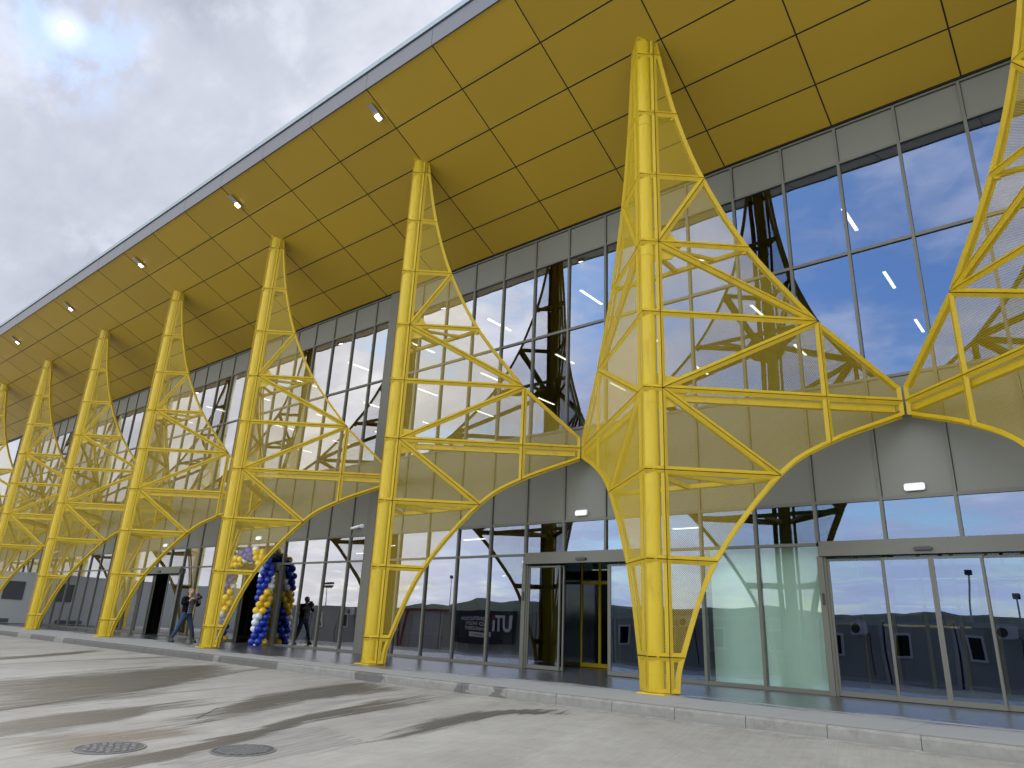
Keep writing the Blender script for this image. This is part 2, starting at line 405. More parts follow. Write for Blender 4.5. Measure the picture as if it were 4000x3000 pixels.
def copy_tree(o, parent=None):
    c = o.copy(); C.objects.link(c)
    if parent: c.parent = parent
    for ch in list(o.children): copy_tree(ch, c)
    return c

# ------------------------------------------------------------------ key dimensions (metres)
D = 14.956; MS = 1.246; X0 = -.770
G1, G2, MT, BT, BB, TR = 12.256, 11.273, 8.966, 6.028, 3.601, 2.781
XC = -6.309; YN = 11.266; ANG = radians(42.19); BAY = 7.475; SS = .363; NY = 9.60
CK = .4634                                             # soffit rises outwards
def soff_z(y): return 12.195 + CK * (D - y)
Y0S = D - .14; ROWS = [Y0S - r for r in (0, .985, 2.106, 3.256, 4.412, 5.577)]
GZ = -.15                                              # road level at the kerb
def road_z(y): return GZ - .42 * min(1, max(0, (NY - y) / 14.6)) if y < NY else GZ

# ------------------------------------------------------------------ ground
mb = MB()
ys = [-2500, -400, -60, -12, -5, 0, 3, 6, NY]; xs = [-2500, -400, -120, -60, -30, -10, 5, 30, 120, 2500]
for i in range(len(xs) - 1):
    for j in range(len(ys) - 1):
        mb.face([(xs[i], ys[j], road_z(ys[j])), (xs[i + 1], ys[j], road_z(ys[j])), (xs[i + 1], ys[j + 1], road_z(ys[j + 1])), (xs[i], ys[j + 1], road_z(ys[j + 1]))])
tag(mb.obj('road', M_road), kind='structure')
mb = MB(); mb.box(-75, 14, NY + .155, D + .6, -.3, 0); tag(mb.obj('pavement', M_pave), kind='structure')
mb = MB(); mb.box(-2500, 2500, D + 40, 2500, -.6, -.2); tag(mb.obj('ground', M_road), kind='structure')
mb = MB(); x = -75.0
while x < 14:
    L = 1.0; r = .02
    a, b_ = x + .004, x + L - .004
    ky, kz = random.uniform(-.004, .004), random.uniform(-.002, .003)
    prof = [(NY + ky, -.3), (NY + .006 + ky, -.028 + kz), (NY + .028 + ky, .003 + kz), (NY + .15, .003), (NY + .15, -.3)]
    vs = [(a, p[0], p[1]) for p in prof] + [(b_, p[0], p[1]) for p in prof]; n = len(prof)
    mb.add(vs, [tuple(range(n))[::-1], tuple(range(n, 2 * n))] + [(i, (i + 1) % n, (i + 1) % n + n, i + n) for i in range(n)])
    x += L
tag(mb.obj('kerb', M_kerb), kind='structure')

def ribbon(name, pairs, mat, dz=.004):
    mb = MB(); n = len(pairs)
    fine = []
    for i in range(n - 1):
        for k in range(4):
            f = k / 4; a = Vector(pairs[i][0]).lerp(Vector(pairs[i + 1][0]), f); b = Vector(pairs[i][1]).lerp(Vector(pairs[i + 1][1]), f)
            fine.append((a, b, (i + f) / (n - 1)))
    fine.append((Vector(pairs[-1][0]), Vector(pairs[-1][1]), 1))
    out = []
    for a, b, f in fine:
        c = (a + b) / 2; a2 = c + (a - c) * 1.45; b2 = c + (b - c) * 1.45
        row = []
        for k in range(5):
            p = a2.lerp(b2, k / 4); row.append((Vector((p.x, p.y, road_z(p.y) + dz)), (max(-1, min(1, (f * 2 - 1))) , k / 2 - 1)))
        out.append(row)
    for i in range(len(out) - 1):
        for k in range(4):
            q = [out[i][k], out[i][k + 1], out[i + 1][k + 1], out[i + 1][k]]
            mb.face([v[0] for v in q], 0, [(v[1][0] * .97, v[1][1]) for v in q])
    return tag(mb.obj(name, mat), kind='structure')
bands = {
 'A': [((-13.8, 3.3), (-10.6, 2.3)), ((-14.82, 4.45), (-11.09, 3.39)), ((-15.42, 5.86), (-11.47, 4.43)), ((-16.06, 7.2), (-11.95, 5.56)), ((-16.3, 8.3), (-13.21, 7.0)), ((-16.4, 9.1), (-14.4, 8.4)), ((-16.4, 9.5), (-15.2, 9.3))],
 'B': [((-9.7, 2.2), (-9.0, 2.0)), ((-10.03, 3.1), (-9.16, 2.85)), ((-10.33, 3.86), (-9.23, 3.48)), ((-10.44, 4.62), (-9.47, 4.21)), ((-10.52, 5.06), (-9.89, 4.77)), ((-10.8, 6.4), (-10.3, 6.2))],
 'C': [((-9.02, 4.05), (-8.6, 3.9)), ((-9.37, 5.19), (-8.67, 4.82)), ((-10.46, 6.59), (-9.02, 5.71)), ((-11.08, 7.95), (-9.68, 6.97)), ((-11.3, 8.9), (-9.87, 8.2)), ((-11.2, 9.3), (-10.0, 8.9)), ((-10.9, 9.55), (-10.2, 9.4))],
 'D': [((-6.8, 1.3), (-6.3, 1.2)), ((-7.04, 2.26), (-6.56, 2.12)), ((-7.24, 3.1), (-6.74, 2.9)), ((-7.4, 3.92), (-6.94, 3.7)), ((-7.88, 5.01), (-7.32, 4.67)), ((-8.49, 6.14), (-7.94, 5.76)), ((-9.0, 7.6), (-8.19, 7.1)), ((-9.11, 8.6), (-8.51, 8.3)), ((-9.3, 9.4), (-8.83, 9.2))],
 'E': [((-6.53, 5.25), (-6.4, 5.2)), ((-6.78, 6.18), (-6.37, 5.81)), ((-7.17, 7.18), (-6.47, 6.5)), ((-7.22, 7.98), (-6.7, 7.41)), ((-7.1, 8.6), (-6.81, 8.2)), ((-6.83, 9.0), (-6.5, 8.7)), ((-6.3, 9.3), (-6.0, 9.0))],
 'G': [((-20.2, 5.2), (-19.5, 5.0)), ((-20.76, 6.12), (-19.96, 5.89)), ((-22.27, 8.35), (-21.28, 7.99)), ((-23.2, 9.4), (-22.3, 9.2))]}
for k_, b_ in bands.items(): ribbon('wet_streak', b_, M_wet)
ribbon('rust_stain', [((-8.9, 2.6), (-8.0, 2.4)), ((-8.9, 3.4), (-7.7, 3.1)), ((-8.6, 4.3), (-7.9, 4.1)), ((-8.5, 4.9), (-8.0, 4.7))], M_rust, .0025)
ribbon('cement_patch', [((-7.30, 3.5), (-6.35, 3.3)), ((-7.42, 4.2), (-6.38, 3.95)), ((-7.50, 4.95), (-6.45, 4.75)), ((-7.5, 5.7), (-6.6, 5.5))], M_pale, .003)

def line_joint(pts, w_):
    mb = MB()
    for a, b_ in zip(pts, pts[1:]):
        a = Vector(a); b_ = Vector(b_); n_ = Vector((-(b_ - a).y, (b_ - a).x)).normalized() * w_ / 2
        q = [a - n_, b_ - n_, b_ + n_, a + n_]; mb.face([(p.x, p.y, road_z(p.y) + .006) for p in q])
    return tag(mb.obj('road_joint', simple('road joint', (.07, .045, .035), .9)), kind='structure')
line_joint([(-9.6, .6), (-11.09, 3.39), (-12.35, 5.62), (-13.7, 7.6), (-15.1, 9.59)], .022)
line_joint([(-9.0, 4.9), (-9.75, 5.6)], .012)
mb = MB()
for q in range(420):
    x_ = random.uniform(-18, -1); y_ = random.uniform(2.5, 9.5) if random.random() < .6 else 9.58 - random.random() ** 2 * .35; r_ = random.uniform(.004, .011)
    z_ = road_z(y_); a_ = random.random() * 3
    mb.add([(x_ + r_ * cos(a_ + k) * random.uniform(.7, 1.3), y_ + r_ * sin(a_ + k), z_ + .001) for k in (0, 1.6, 3.1, 4.6)] + [(x_, y_, z_ + r_ * .8)], [(0, 1, 4), (1, 2, 4), (2, 3, 4), (3, 0, 4)])
tag(mb.obj('grit', simple('pale grit', (.42, .41, .39), .9, 0, .5, 20)), kind='stuff')
def manhole(name, x, y, r, label, style):
    z = road_z(y); t = empty(name, (x, y, z), 0, label=label, cat='manhole cover', group='round manhole covers in the road'); t.rotation_euler = (math.atan(.42 / 14.6), 0, 0)
    a = MB(); n = 40
    for (ri, ro, z0, z1) in ((r - .022, r, .004, .010),):
        for k in range(n):
            A, B = 2 * pi * k / n, 2 * pi * (k + 1) / n
            P = lambda q, rr, zz_: (rr * cos(q), rr * sin(q), zz_)
            a.face([P(A, ri, z1), P(A, ro, z1), P(B, ro, z1), P(B, ri, z1)]); a.face([P(A, ro, 0), P(B, ro, 0), P(B, ro, z1), P(A, ro, z1)]); a.face([P(A, ri, 0), P(A, ri, z1), P(B, ri, z1), P(B, ri, 0)])
    a.obj('frame', M_iron, t)
    b = MB(); b.face([((r - .023) * cos(2 * pi * k / n), (r - .023) * sin(2 * pi * k / n), .006) for k in range(n)])
    s_ = .052 if style == 'grid' else .075; m_ = int(r / s_) + 1
    for i in range(-m_, m_ + 1):
        for j in range(-m_, m_ + 1):
            cx, cy = i * s_, j * s_ + (s_ / 2 if (i % 2 and style != 'grid') else 0)
            if cx * cx + cy * cy < (r - .055) ** 2:
                if style == 'grid': b.box(cx - .018, cx + .018, cy - .018, cy + .018, .006, .014, 1)
                else:
                    q = .032 if (i + j) % 2 else .02; p = .052 - q
                    b.box(cx - q, cx + q, cy - p, cy + p, .006, .013, 1)
    b.obj('lid', [M_irond, M_iron], t)
manhole('manhole_cover', -7.76, 3.40, .32, 'round iron manhole cover with worn block pattern in brown stained concrete', 'block')
manhole('manhole_cover', -6.82, 4.25, .31, 'round iron manhole cover with square grid pattern set in a pale cement patch', 'grid')

# ------------------------------------------------------------------ hills behind the photographer
hp = [(-180, 1.3), (-80, 1.0), (-60, 1.0), (-53.6, 1.09), (-50.4, 1.32), (-46.6, 1.62), (-44.9, 1.74), (-44, 2.1), (-42.6, 2.16), (-39.7, 2.2), (-38.5, 2.12), (-31.4, 2.18), (-24.5, 2.26), (-21.3, 2.46), (-16.1, 2.06), (-13, 2.29), (-10.7, 2.47), (-9.2, 2.36), (-6.9, 2.34), (-5.6, 2.23), (10, 1.9), (60, 1.2), (180, 1.3)]
def hel(a):
    for (a0, e0), (a1, e1) in zip(hp, hp[1:]):
        if a0 <= a <= a1: return e0 + (e1 - e0) * (a - a0) / (a1 - a0)
    return 1.3
m, t, b = material('hill grass'); pos = t.new('ShaderNodeNewGeometry').outputs['Position']
cc = t.ramp(t.noise(pos, .012, 8, .65), [(.35, (.030, .045, .016)), (.5, (.065, .085, .028)), (.62, (.10, .115, .045)), (.72, (.03, .04, .02))])
t.link(cc, b.inputs['Base Color']); b.inputs['Roughness'].default_value = .95; M_hill = m
mb = MB(); rings = [(500, 0), (700, .22), (950, .5), (1200, .8), (1400, 1.0), (1800, .75)]
na = 300; grid = []
for R_, fr in rings:
    row = []
    for i in range(na + 1):
        a = -180 + 360 * i / na; el = hel(a)
        wob = .05 * sin(a * 1.7) + .04 * sin(a * 3.9 + 1) + .02 * sin(a * 11)
        h_ = 1400 * math.tan(radians(el + wob * (1 if fr >= .8 else 3))) * fr
        az = radians(a); row.append((R_ * sin(az), -R_ * cos(az), -2 + h_))
    grid.append(row)
for j in range(len(rings) - 1):
    for i in range(na): mb.face([grid[j][i], grid[j + 1][i], grid[j + 1][i + 1], grid[j][i + 1]][::-1], smooth=True)
tag(mb.obj('hills', M_hill), kind='structure')
# ------------------------------------------------------------------ terminal building
KL, KR = -46, 5                                        # facade bays
doors = {-3: 'closed', -9: 'open', -21: 'open', -27: 'open'}   # first bay of each three-bay entrance
doorbays = {k + j for k in doors for j in range(3)}
B = empty('airport_terminal', (0, D, 0), label='long terminal building with mirror glass facade, grey cladding band and wide yellow canopy soffit', cat='building')
PY = 0.0                                               # facade plane, local to the building
MW = .030                                              # half width of a mullion
def bay_frame(door):
    mb = MB()
    mb.box(-MW, MW, -.055, .10, TR + .05 if door else 0, G1 + .3)
    zs = [(G1 - .06, G1 + .0, .02), (G2 - .03, G2 + .03, .0), (MT - .035, MT + .035, 0), (BT - .03, BT + .03, 0), (BB - .035, BB + .035, 0)]
    for a, b_, p in zs: mb.box(MW, MS - MW, -.040 - p, .09, a, b_)
    if not door:
        mb.box(MW, MS - MW, -.040, .09, TR - .03, TR + .03)
        mb.box(MW, MS - MW, -.046, .09, .003, .075)
    return mb
def pane(z0, z1, mat, y=.0):
    mb = MB(); mb.face([(MW - .005, y, z0), (MS - MW + .005, y, z0), (MS - MW + .005, y, z1), (MW - .005, y, z1)]); return mb
def clad(z0, z1, y=-.012, lip=.0):
    mb = MB(); mb.box(MW + .012, MS - MW - .004, y, .05, z0, z1); mb.box(MW - .002, MW + .012, .01, .04, z0, z1, 1); return mb
def facade_bay(k, door=False, stuff=False):
    o = bay_frame(door).obj('facade_bay', M_mull, B, (X0 + k * MS, 0, 0)); return o
proto_n = facade_bay(0); proto_d = facade_bay(0, True)
P = {'u1': pane(MT + .03, G2 - .025, 0), 'u2': pane(BT + .025, MT - .03, 0), 'l1': pane(TR + .025, BB - .03, 0), 'l2': pane(.07, TR - .025, 0)}
meshes = {k: v.mesh('window_pane', M_glass if k[0] == 'u' else M_glass_low) for k, v in P.items()}
meshes['l2c'] = P['l2'].mesh('window_pane', M_glass_clear)
meshes['c1'] = clad(G2 + .03, G1 - .06).mesh('cladding_panel', [M_clad, M_dark]); meshes['c2'] = clad(BB + .035, BT - .03).mesh('cladding_panel', [M_clad, M_dark])
for o in (proto_n, proto_d): bpy.data.objects.remove(o)
me_n = bay_frame(False).mesh('facade_bay', M_mull); me_d = bay_frame(True).mesh('facade_bay', M_mull)
for k in range(KL, KR):
    door = k in doorbays
    o = bpy.data.objects.new('facade_bay', me_d if door else me_n); C.objects.link(o); o.parent = B; o.location = (X0 + k * MS, 0, 0)
    for key in ('u1', 'u2', 'l1', 'l2', 'c1', 'c2'):
        if door and key == 'l2': continue
        kk = 'l2c' if (key == 'l2' and k in (-4, -5)) else key
        c = bpy.data.objects.new('cladding_panel' if key[0] == 'c' else 'window_pane', meshes[kk]); C.objects.link(c); c.parent = o
# pilaster over the expansion joint
mb = MB(); mb.box(-18.62, -18.20, -.10, .06, .0, G1 + .3); mb.obj('pilaster', M_mull, B)

# sliding entrances
def leaf(w_, glass):
    mb = MB(); h = TR - .29; f = .042
    mb.box(0, f, -.02, .02, .012, h); mb.box(w_ - f, w_, -.02, .02, .012, h); mb.box(f, w_ - f, -.02, .02, .012, .10); mb.box(f, w_ - f, -.02, .02, h - f, h)
    mb.face([(f, 0, .10), (w_ - f, 0, .10), (w_ - f, 0, h - f), (f, 0, h - f)], 1); return mb
for k, st in doors.items():
    x = X0 + k * MS; W3 = 3 * MS
    e = empty('sliding_entrance', (x, 0, 0), parent=B)
    mb = MB(); mb.box(MW, W3 - MW, -.085, .12, TR - .05, TR + .045); mb.box(MW, W3 - MW, -.14, .12, TR - .245, TR - .053)
    mb.obj('door_header', M_mull, e)
    for sg_ in (0, 1):
        mb = MB(); q = (lambda a, b_: (a, b_)) if not sg_ else (lambda a, b_: (W3 - b_, W3 - a))
        x0_, x1_ = q(-MW, .0851); mb.box(x0_, x1_, -.09, .12, .002, TR - .248); x0_, x1_ = q(.0851, .13); mb.box(x0_, x1_, -.05, .10, .002, TR - .252); mb.obj('door_jamb', M_mull, e)
    mb = MB(); mb.bevbox(W3 / 2 - .15, W3 / 2 + .15, -.20, -.141, TR - .185, TR - .125, .018); mb.obj('motion_sensor', M_black, e)
    mb = MB(); mb.box(.01, .06, -.105, -.091, 1.62, 1.84); mb.obj('wall_switch', M_black, e)
    inner = W3 - .26
    if st == 'closed': L4 = [(.13, 1.02, -.0), (1.13, .815, -.05), (1.947, .80, -.05), (2.71, W3 - .13 - 2.71, 0)]
    else: L4 = [(.13, 1.02, 0), (.18, 1.05, .06), (.13 + inner - 1.02, 1.02, 0), (.08 + inner - 1.05, 1.05, .06)]
    for (lx, lw_, ly) in L4: leaf(lw_, 0).obj('door_leaf', [M_mull, M_glass_low], e, (lx, ly, 0))
    # vestibule with yellow framed inner screen, 2.6 m in
    mb = MB()
    for i in range(7): mb.box(i * W3 / 6 - .03, i * W3 / 6 + .03, 2.6, 2.68, .02, 3.3)
    mb.box(.03, W3 - .03, 2.61, 2.67, .02, .12); mb.box(.03, W3 - .03, 2.61, 2.67, 2.22, 2.30); mb.box(.03, W3 - .03, 2.61, 2.67, 3.24, 3.32)
    mb.obj('inner_door_frame', M_yel, e)
    mb = MB(); mb.box(.03, W3 - .03, 2.635, 2.645, .12, 3.24); mb.obj('inner_glazing', M_glass_low, e)
    mb = MB(); mb.box(-.05, 0, .14, 2.6, .01, 3.3); mb.box(W3, W3 + .05, .14, 2.6, .01, 3.3); mb.box(-.05, W3 + .05, .14, 2.7, 3.33, 3.4); mb.obj('vestibule_wall', M_window, e)

# interior shell
xl, xr = X0 + KL * MS, X0 + KR * MS
mb = MB(); mb.box(xl, xr, .61, 34, -.2, 0); mb.obj('interior_floor', M_floorin, B)
mb = MB(); mb.box(xl, xr, .16, 6, 4.55, 5.2); mb.obj('mezzanine_slab', M_slab, B)
mb = MB(); mb.box(xl, xr, 34, 34.2, 0, 13); mb.box(xl - .2, xl, .12, 34.2, 0, 13); mb.box(xr, xr + .2, .12, 34.2, 0, 13); mb.obj('interior_wall', M_inter, B)
mb = MB(); mb.box(xl - .2, xr + .2, .12, 34.2, 12.3, 12.6); mb.obj('interior_ceiling', M_slab, B)
mb = MB(); mb.box(X0 - 5.0 * MS, X0 - 3 * MS - .06, .42, .46, .05, TR + .1); mb.obj('privacy_screen', M_green, B)
mb = MB()
for i in range(14):
    x = X0 - .8 * MS - i * 2.9
    if not any(X0 + k * MS - .6 < x < X0 + (k + 3) * MS + .6 for k in doors): mb.box(x - .2, x + .2, 4.5, 4.9, 0, 4.55)
mb.obj('interior_column', M_inter, B)

# canopy: soffit panels with open joints, fascia, roof
cs, sn = 1, CK
nl = sqrt(1 + CK * CK)
def SP(x, y, off=0): return (x, y - D, soff_z(y) + off)
mb = MB(); g = .016
pitchX = 2 * MS * 1.0403; XS = X0 + .088
js = range(-24, 7)
for j in js:
    xa, xb = XS + j * pitchX + g, XS + (j + 1) * pitchX - g
    for i in range(5):
        ya, yb = ROWS[i] - (g if i else 0), ROWS[i + 1] + (g if i < 4 else 0)
        P4 = [(xa, ya), (xb, ya), (xb, yb), (xa, yb)]
        mb.face([SP(*p) for p in P4][::-1])
        for q in range(4):
            a, b_ = P4[q], P4[(q + 1) % 4]; mb.face([SP(*a), SP(*b_), SP(*b_, .02), SP(*a, .02)], 1)
XL_, XR_ = XS + js[0] * pitchX, XS + (js[-1] + 1) * pitchX
mb.face([SP(XL_, D + .05, .02), SP(XR_, D + .05, .02), SP(XR_, ROWS[5], .02), SP(XL_, ROWS[5], .02)], 1)
mb.obj('soffit', [M_soff, M_dark], B)
YF = ROWS[5]; zf = soff_z(YF)
mb = MB()
for j in js:
    xa, xb = XS + j * pitchX + .006, XS + (j + 1) * pitchX - .006
    mb.box(xa, xb, YF - D - .035, YF - D - .003, zf - .02, zf + .53)
mb.box(XL_, XR_, YF - D - .003, YF - D + .01, zf - .01, zf + .56, 1)
mb.obj('fascia', [M_fascia, M_dark], B)
mb = MB()
for j in range(-10, 4): mb.box(XS + j * pitchX * 2.4 + .004, XS + (j + 1) * pitchX * 2.4 - .004, YF - D - .075, YF - D + .1, zf + .565, zf + .73)
mb.obj('roof_edge_trim', simple('pale roof trim', (.26, .32, .36), .35, .5), B)
mb = MB(); mb.beam((0, 0, 0), (0, 0, .01), .01, .01)
mb = MB(); mb.add([(XL_, YF - D + .01, zf + .55), (XR_, YF - D + .01, zf + .55), (XR_, 34.2, 13.4), (XL_, 34.2, 13.4), (XL_, YF - D + .01, zf + .65), (XR_, YF - D + .01, zf + .65), (XR_, 34.2, 13.6), (XL_, 34.2, 13.6)], [(0, 1, 2, 3), (7, 6, 5, 4), (0, 4, 5, 1), (2, 6, 7, 3), (0, 3, 7, 4), (1, 5, 6, 2)])
mb.obj('roof', M_fascia, B)
mb = MB(); mb.box(XL_, XR_, -.10, .14, G1 + .002, soff_z(D) + .55); mb.obj('head_flashing', M_clad, B)

# ------------------------------------------------------------------ column towers
Z = [0] * 11; Z[10], Z[9], Z[8], Z[7], Z[6], Z[5], Z[4], Z[3], Z[2], Z[1] = 0.02, .584, 2.198, 3.80, 5.386, 6.969, 8.55, 10.168, 11.784, 13.386
Wd = [.46, .53, .858, 1.395, 2.261, 3.539, 5.026, 2.526, 1.265, .618, .511]
SV, VB, JT, JB = 3.535, 4.482, 5.672, 5.106
ZT = 13.90
def catmull(P_, n=6):
    P_ = [2 * Vector(P_[0]) - Vector(P_[1])] + [Vector(p) for p in P_] + [2 * Vector(P_[-1]) - Vector(P_[-2])]; out = {}
    for i in range(1, len(P_) - 2):
        seg = []
        for k in range(n + 1):
            t_ = k / n; p0, p1, p2, p3 = P_[i - 1:i + 3]
            seg.append(.5 * (2 * p1 + (p2 - p0) * t_ + (2 * p0 - 5 * p1 + 4 * p2 - p3) * t_ ** 2 + (3 * p1 - p0 - 3 * p2 + p3) * t_ ** 3))
        out[i - 1] = seg
    return out
T = {j: (Wd[j], Z[j]) for j in range(1, 11)}
upc = catmull([(Wd[0], ZT), T[1], T[2], T[3], T[4], T[5]])
loc_ = catmull([(Wd[6], JB), (SV, VB), T[7], T[8], T[9], T[10]])
def S_(j): return (SS, Z[j] if j else ZT)
V6 = (SV, Z[6]); J6 = (Wd[6], Z[6]); JTp = (Wd[6], JT)
polys = []
for j in range(0, 3):                                   # quads L0-1, 1-2, 2-3 : S_j, tip_j .. tip_j+1, S_j+1
    polys.append([S_(j)] + [tuple(p) for p in upc[j]] + [S_(j + 1)])
polys.append([S_(3), T[3], S_(4)])
polys.append([T[3]] + [tuple(p) for p in upc[3][1:]] + [S_(4)])
polys.append([S_(4), T[4]] + [tuple(p) for p in upc[4][1:]])
polys.append([S_(4), T[5], S_(5)])
polys.append([S_(5), T[5], S_(6)])
polys.append([S_(6), T[5], V6])
polys.append([T[5], JTp, J6, V6])
polys.append([S_(6), V6] + [tuple(p) for p in loc_[1]])
polys.append([V6, J6] + [tuple(p) for p in loc_[0]])
polys.append([S_(6), T[7], S_(7)])
polys.append([S_(7)] + [tuple(p) for p in loc_[2]] + [S_(8)])
polys.append([S_(8)] + [tuple(p) for p in loc_[3]] + [S_(9)])
polys.append([S_(9)] + [tuple(p) for p in loc_[4]] + [S_(10)])
def area(p): return .5 * sum(p[i][0] * p[(i + 1) % len(p)][1] - p[(i + 1) % len(p)][0] * p[i][1] for i in range(len(p)))
def clean(p):
    out = []
    for q in p:
        if not out or (Vector(q) - Vector(out[-1])).length > 1e-3: out.append(tuple(q))
    if (Vector(out[0]) - Vector(out[-1])).length < 1e-3: out.pop()
    if area(out) < 0: out.reverse()
    return out
def inset(p, d_):
    n = len(p); out = []
    for i in range(n):
        a, b_, c = Vector(p[i - 1]), Vector(p[i]), Vector(p[(i + 1) % n])
        e1 = (b_ - a).normalized(); e2 = (c - b_).normalized()
        n1 = Vector((-e1.y, e1.x)); n2 = Vector((-e2.y, e2.x)); bis = (n1 + n2)
        if bis.length < 1e-6: bis = n1
        bis.normalize(); L = d_ / max(.18, bis.dot(n1)); out.append(tuple(b_ + bis * L))
    return out
def panel_mesh(poly, fw, conv, thick=.075, gap=.009):
    """conv maps (s, z, depth) to local xyz; depth grows inwards from the cladding face."""
    p = inset(clean(poly), gap); q = inset(p, fw); n = len(p); mb = MB()
    if abs(area(q)) > abs(area(p)) or area(q) < .002: q = inset(p, fw * .45)
    for i in range(n):
        j = (i + 1) % n
        A, B_, Cq, Dq = p[i], p[j], q[j], q[i]
        mb.face([conv(*A, .004), conv(*B_, .004), conv(*Cq, .046), conv(*Dq, .046)])          # front flange, leaning inwards
        mb.face([conv(*A, .004), conv(*A, thick), conv(*B_, thick), conv(*B_, .004)])          # outer lip
        A2, B2 = inset(p, .012)[i], inset(p, .012)[j]
        mb.face([conv(*A2, .010), conv(*B2, .010), conv(*B2, thick), conv(*A2, thick)])
        mb.face([conv(*A2, thick), conv(*B2, thick), conv(*B_, thick), conv(*A, thick)])
        mb.face([conv(*A2, .014), conv(*B2, .014), conv(*Cq, .052), conv(*Dq, .052)])
    mb.face([conv(*v, 0) for v in p], 1, [(v[0], v[1]) for v in p])
    return mb
ca, sa = cos(ANG), sin(ANG)
def conv_side(side):
    def f(s, z, dp):                                     # origin at the nose line; outward normal points to -Y
        return (side * (s * ca - dp * sa), s * sa + dp * ca, z)
    return f
def tower():
    root = empty('lattice_column', (XC, YN, 0))
    for side in (1, -1):
        cv = conv_side(side)
        for i, p in enumerate(polys):
            panel_mesh(p, .064, cv).obj('mesh_panel', [M_yel, M_mesh], root)
        # double curved rim along the arch and the upper edge
        mb = MB(); pts = [p for k in range(5) for p in loc_[k][(1 if k else 0):]]
        for a, b_ in zip(pts, pts[1:]): mb.beam(cv(a[0] + .0, a[1] - .0, .13), cv(b_[0], b_[1], .13), .045, .07)
        pts = [p for k in range(5) for p in upc[k][(1 if k else 0):]] + [Vector(JTp)]
        for a, b_ in zip(pts, pts[1:]): mb.beam(cv(a[0] - .03, a[1] - .02, .13), cv(b_[0] - .03, b_[1] - .02, .13), .045, .07)
        mb.obj('curved_rib', M_yel, root)
        mb = MB(); mb.beam(cv(.25, Z[6] - .14, .22), cv(Wd[6] - .12, Z[6] - .14, .16), .12, .13)
        e = cv(Wd[6] - .06, Z[6] - .12, .12); mb.box(e[0] - .03, e[0] + .03, e[1], D - YN + .0, e[2] - .05, e[2] + .05)
        mb.obj('outrigger_beam', M_yel, root)
    # dark strips painting in the shade of the open joints between panels
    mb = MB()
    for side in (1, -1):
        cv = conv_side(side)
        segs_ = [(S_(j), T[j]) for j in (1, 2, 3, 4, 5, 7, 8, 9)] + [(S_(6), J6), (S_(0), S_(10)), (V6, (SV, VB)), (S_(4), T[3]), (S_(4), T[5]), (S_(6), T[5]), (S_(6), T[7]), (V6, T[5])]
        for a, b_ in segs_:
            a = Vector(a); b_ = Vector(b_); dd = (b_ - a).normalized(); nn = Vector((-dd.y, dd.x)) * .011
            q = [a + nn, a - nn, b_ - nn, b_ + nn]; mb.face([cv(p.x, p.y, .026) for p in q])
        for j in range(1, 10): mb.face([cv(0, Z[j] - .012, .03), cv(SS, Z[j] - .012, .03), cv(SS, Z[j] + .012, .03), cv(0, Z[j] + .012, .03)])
    mb.obj('joint_shade_strip', simple('joint shade', (.05, .035, .01), .7), root)
    # bent nose panels between the seams
    for j in range(10):
        z0, z1 = Z[j + 1], (Z[j] if j else ZT); gp = .010; mb = MB()
        for side in (1, -1):
            cv = conv_side(side); a0, a1 = (0, SS - gp)
            zb, zt = z0 + gp, z1 - gp; fw = .055
            mb.face([cv(0, zb, 0), cv(a1, zb, 0), cv(a1, zt, 0), cv(0, zt, 0)], 1, [(0, zb), (a1, zb), (a1, zt), (0, zt)])
            for (u0, u1, v0, v1) in ((0, a1, zb, zb + fw), (0, a1, zt - fw, zt), (a1 - fw, a1, zb + fw, zt - fw)):
                dz_ = {(0, zb): (.004, .004, .04, .04), (0, zt - fw): (.04, .04, .004, .004)}.get((u0, v0), (.04, .004, .004, .04))
                mb.face([cv(u0, v0, dz_[0]), cv(u1, v0, dz_[1]), cv(u1, v1, dz_[2]), cv(u0, v1, dz_[3])])
            for v in (zb, zt):
                mb.face([cv(0, v, .004), cv(a1, v, .004), cv(a1, v, .075), cv(.03, v, .075)])
            mb.face([cv(a1, zb, .004), cv(a1, zt, .004), cv(a1, zt, .075), cv(a1, zb, .075)])
        mb.obj('nose_panel', [M_yel, M_mesh], root)
    mb = MB(); mb.cyl((0, .24, 0.0), (0, .24, ZT + .25), .150, n=28); mb.obj('steel_tube', M_tube, root)
    mb = MB()
    for z_ in (Z[4], Z[6], Z[7], Z[9], Z[2]): mb.cyl((0, .24, z_ - .30), (0, .24, z_ - .28), .158, n=28)
    mb.box(-.26, .26, .02, .52, .0, .018); mb.obj('base_plate', M_yel, root)
    # horizontal ties and gussets
    for lv, th in ((2, .07), (4, .085), (7, .085)):
        zq = Z[lv] - .05; xe = Wd[lv] * ca - (.16 if lv == 7 else .08); ye = Wd[lv] * sa + .02; mb = MB()
        mb.beam((-xe, ye, zq), (xe, ye, zq), th, th); mb.beam((0, .3, zq), (0, ye - th / 2, zq), th, th)
        for s_ in (1, -1):
            mb.beam((s_ * .12, .30, zq), (s_ * xe * .55, ye - th / 2, zq), th * .8, th * .8); mb.box(s_ * xe - .04 - s_ * .05, s_ * xe + .04 - s_ * .05, ye - .045, ye + .045, zq - .075, zq + .06)
        mb.obj('cross_tie', M_yel, root)
